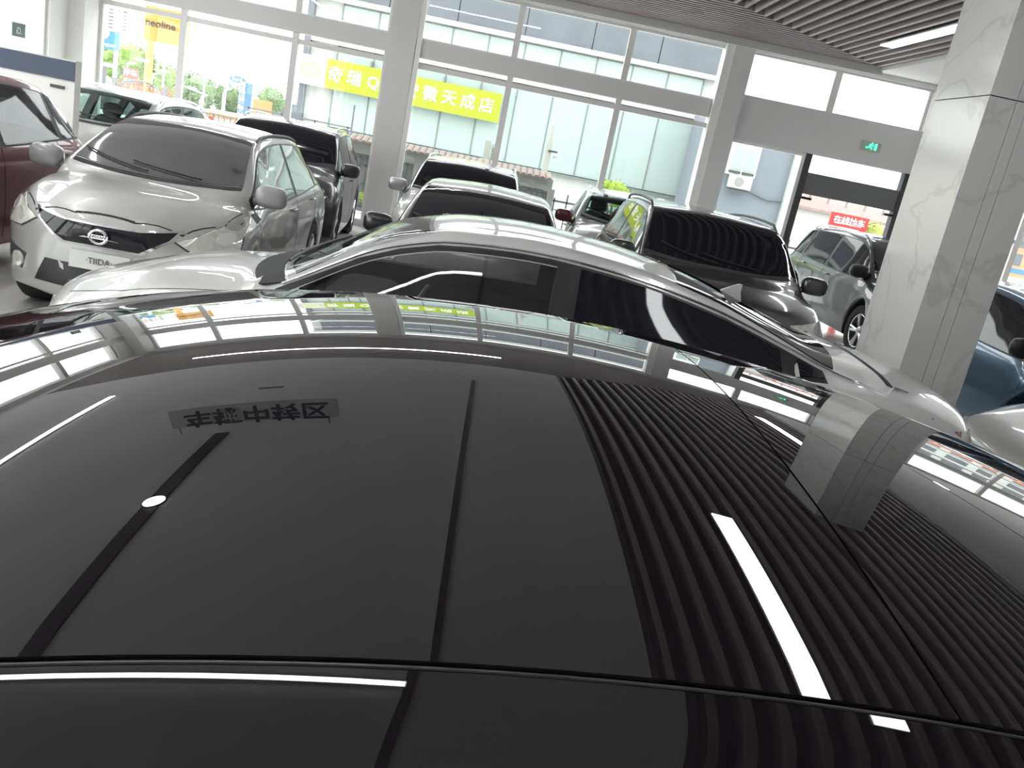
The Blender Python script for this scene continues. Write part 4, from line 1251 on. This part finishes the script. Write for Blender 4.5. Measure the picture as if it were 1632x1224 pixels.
MB().box(-.25, .25, -.1, .25, -.05, 0).obj('bracket', M_dark, ac)
pt = [at(1185, 303, 24.1), at(1205, 312, 24.1), at(1222, 320, 24.1), at(1245, 322, 24.1)]
tag(MB().tube(pt, .02, 6).obj('drain_hose', M_dark), 'thin dark hose sagging across the grey-blue wall below the air conditioner', 'hose')
# gateway scene right
hs_ = empty('gate_shed', 'white walled shed with a clay tiled roof beyond the entrance', 'building', (0, 27, 0))
a, b = at(1262, 322, 27), at(1330, 350, 27)
MB().box(a.x - .2, b.x + .4, .2, 4, 0, a.z - .1).obj('wall', M_bw, hs_)
MB().prism([(a.x - .5, 0, a.z - .12), (b.x + 3.6, 0, a.z - .16), (b.x + 3.6, 1.5, a.z + .22), (a.x - .5, 1.5, a.z + .28)], (0, .05, .08)).obj('tiled_roof', M_tile, hs_)
for i in range(7):
    xx = a.x + .2 + i * .62
    MB().box(xx, xx + .05, .9, .95, a.z + .1, a.z + .55).obj('roof_post', M_fw, hs_)
e, hw_, za, zb_ = sign('red_notice', 'red board with white Chinese lettering behind the graphite car', 1326, 337, 1379, 371, 20, M_sred, thick=.05, pole=(-.8, .7))
text('notice_lettering', '在线抽车', .19, (0, -.035, za - .16), M_white, e, bold=.004)
text('notice_small_lettering', '点亮幸福生活', .10, (0, -.035, zb_ + .12), M_white, e)
# scene in the strip right of the pillar
bus = empty('street_bus', 'orange and blue bus passing beyond the far right windows', 'bus', (0, 34, 0))
a, b = at(1606, 398, 34), at(1632, 445, 34)
bx0 = a.x - 2.5; bx1 = b.x + 6
zt_b = a.z + .15
M_bus = mat('bus_orange', (.75, .20, .10), rough=.4)
MB().box(bx0, bx1, 0, 2.4, .35, zt_b).obj('body', M_bus, bus, bevel=.12)
MB().box(bx0 - .01, bx1 + .01, -.02, .05, zt_b * .45, zt_b * .56).obj('blue_stripe', M_sblue, bus)
for i in range(6):
    x = bx0 + .4 + i * 1.5
    MB().box(x, x + 1.3, -.02, .05, zt_b * .62, zt_b * .88).obj('window', M_dgl, bus)
for x in (bx0 + 1.6, bx1 - 2): MB().lathe([(0, -.08), (.42, -.08), (.42, .2), (0, .2)], 24, c=(x, .0, .42)).obj('wheel', M_tire, bus)
ks = tag(box('white_kiosk', M_bw, at(1600, 455, 21).x - 1.2, at(1632, 455, 21).x + 1.2, 21, 22, 0, at(1610, 443, 21).z), 'low white kiosk in front of the bus at the far right', 'kiosk')
fbk = empty('street_block', 'pale office building far beyond the right windows', 'building', (0, 60, 0))
MB().box(32, 70, 0, 8, 0, 9).obj('wall', M_bw, fbk)
for i in range(12):
    for j in range(3): MB().box(33 + i * 3, 35 + i * 3, -.05, 0, 1.2 + j * 2.6, 2.8 + j * 2.6).obj('window', M_dgl, fbk)

# ================================================================== INSIDE, LOOSE THINGS
dp = empty('display_panel', 'freestanding pale panel with a broad navy band on top at the upper left', 'display panel', (-4.975, 10.2, 0))
M_navy = mat('navy_band', (.045, .06, .11), rough=.35)
MB().box(-2.1, 0, 0, .14, 0, 1.80).obj('board', M_wall, dp)
MB().box(-2.1, 0.0, -.015, 0, 1.575, 1.785).obj('navy_band', M_navy, dp)
MB().box(-.27, -.11, -.012, 0, 1.47, 1.505).obj('card_slot', M_dark, dp)
MB().box(-.98, -.90, -.006, 0, 1.38, 1.46).obj('small_logo', mat('pale_blue_mark', (.30, .45, .60)), dp)
ex = empty('exit_sign', 'small green emergency exit sign on the beam over the entrance', 'sign', (6.03, WY - .03, 2.99))
MB().box(-.17, .17, -.015, .01, -.07, .07).obj('plate', mat('sign_grey_green', (.42, .46, .44), rough=.4), ex)
M_eg = mat('exit_green', (.05, .75, .30), emit=1.2)
g = MB(); g.ellipsoid((.01, -.02, .045), (.016, .006, .016)); g.tube([(.0, -.02, .03), (-.02, -.02, -.01)], [.018, .014], 6)
g.tube([(-.02, -.02, -.01), (.02, -.02, -.03), (.01, -.02, -.055)], .010, 6); g.tube([(-.02, -.02, -.01), (-.06, -.02, -.03), (-.09, -.02, -.03)], .010, 6)
g.tube([(.0, -.02, .025), (.04, -.02, .01)], .008, 6); g.tube([(.0, -.02, .025), (-.04, -.02, .02)], .008, 6); g.box(.06, .10, -.022, -.015, -.055, .05)
g.obj('running_figure', M_eg, ex, smooth=True)
# sticker on the left glass
st = empty('glass_sticker', 'dark square sticker with white lettering on the left glass wall', 'sticker', (XL - .085, 13.22, 0))
MB().box(0, .004, -.17, .17, 1.96, 2.15).obj('film', mat('sticker_grey', (.12, .18, .18)), st)
text('sticker_lettering', 'iD.', .13, (.008, 0, 2.04), M_white, st, rot=(math.pi / 2, 0, math.pi / 2), extrude=.001)
text('sticker_small_lettering', 'INTELLIGENT', .035, (.008, 0, 1.93), M_white, st, rot=(math.pi / 2, 0, math.pi / 2), extrude=.001)
# hanging area sign, seen only mirrored in the black roof
hg = empty('hanging_sign', 'grey hanging board with black Chinese lettering, mirrored upside down in the black roof', 'sign', (-2.25, 6.5, 3.92))
MB().box(-.86, .80, 0, .03, -.17, .13).obj('board', mat('sign_grey', (.40, .40, .42), rough=.5), hg)
text('sign_lettering', '车辆中转区', .29, (0.0, -.006, -.01), M_black, hg, bold=.006)
for x in (-.8, .7): MB().tube([(x, .015, .12), (x, .015, .23)], .006, 6).obj('hanger', M_dark, hg)
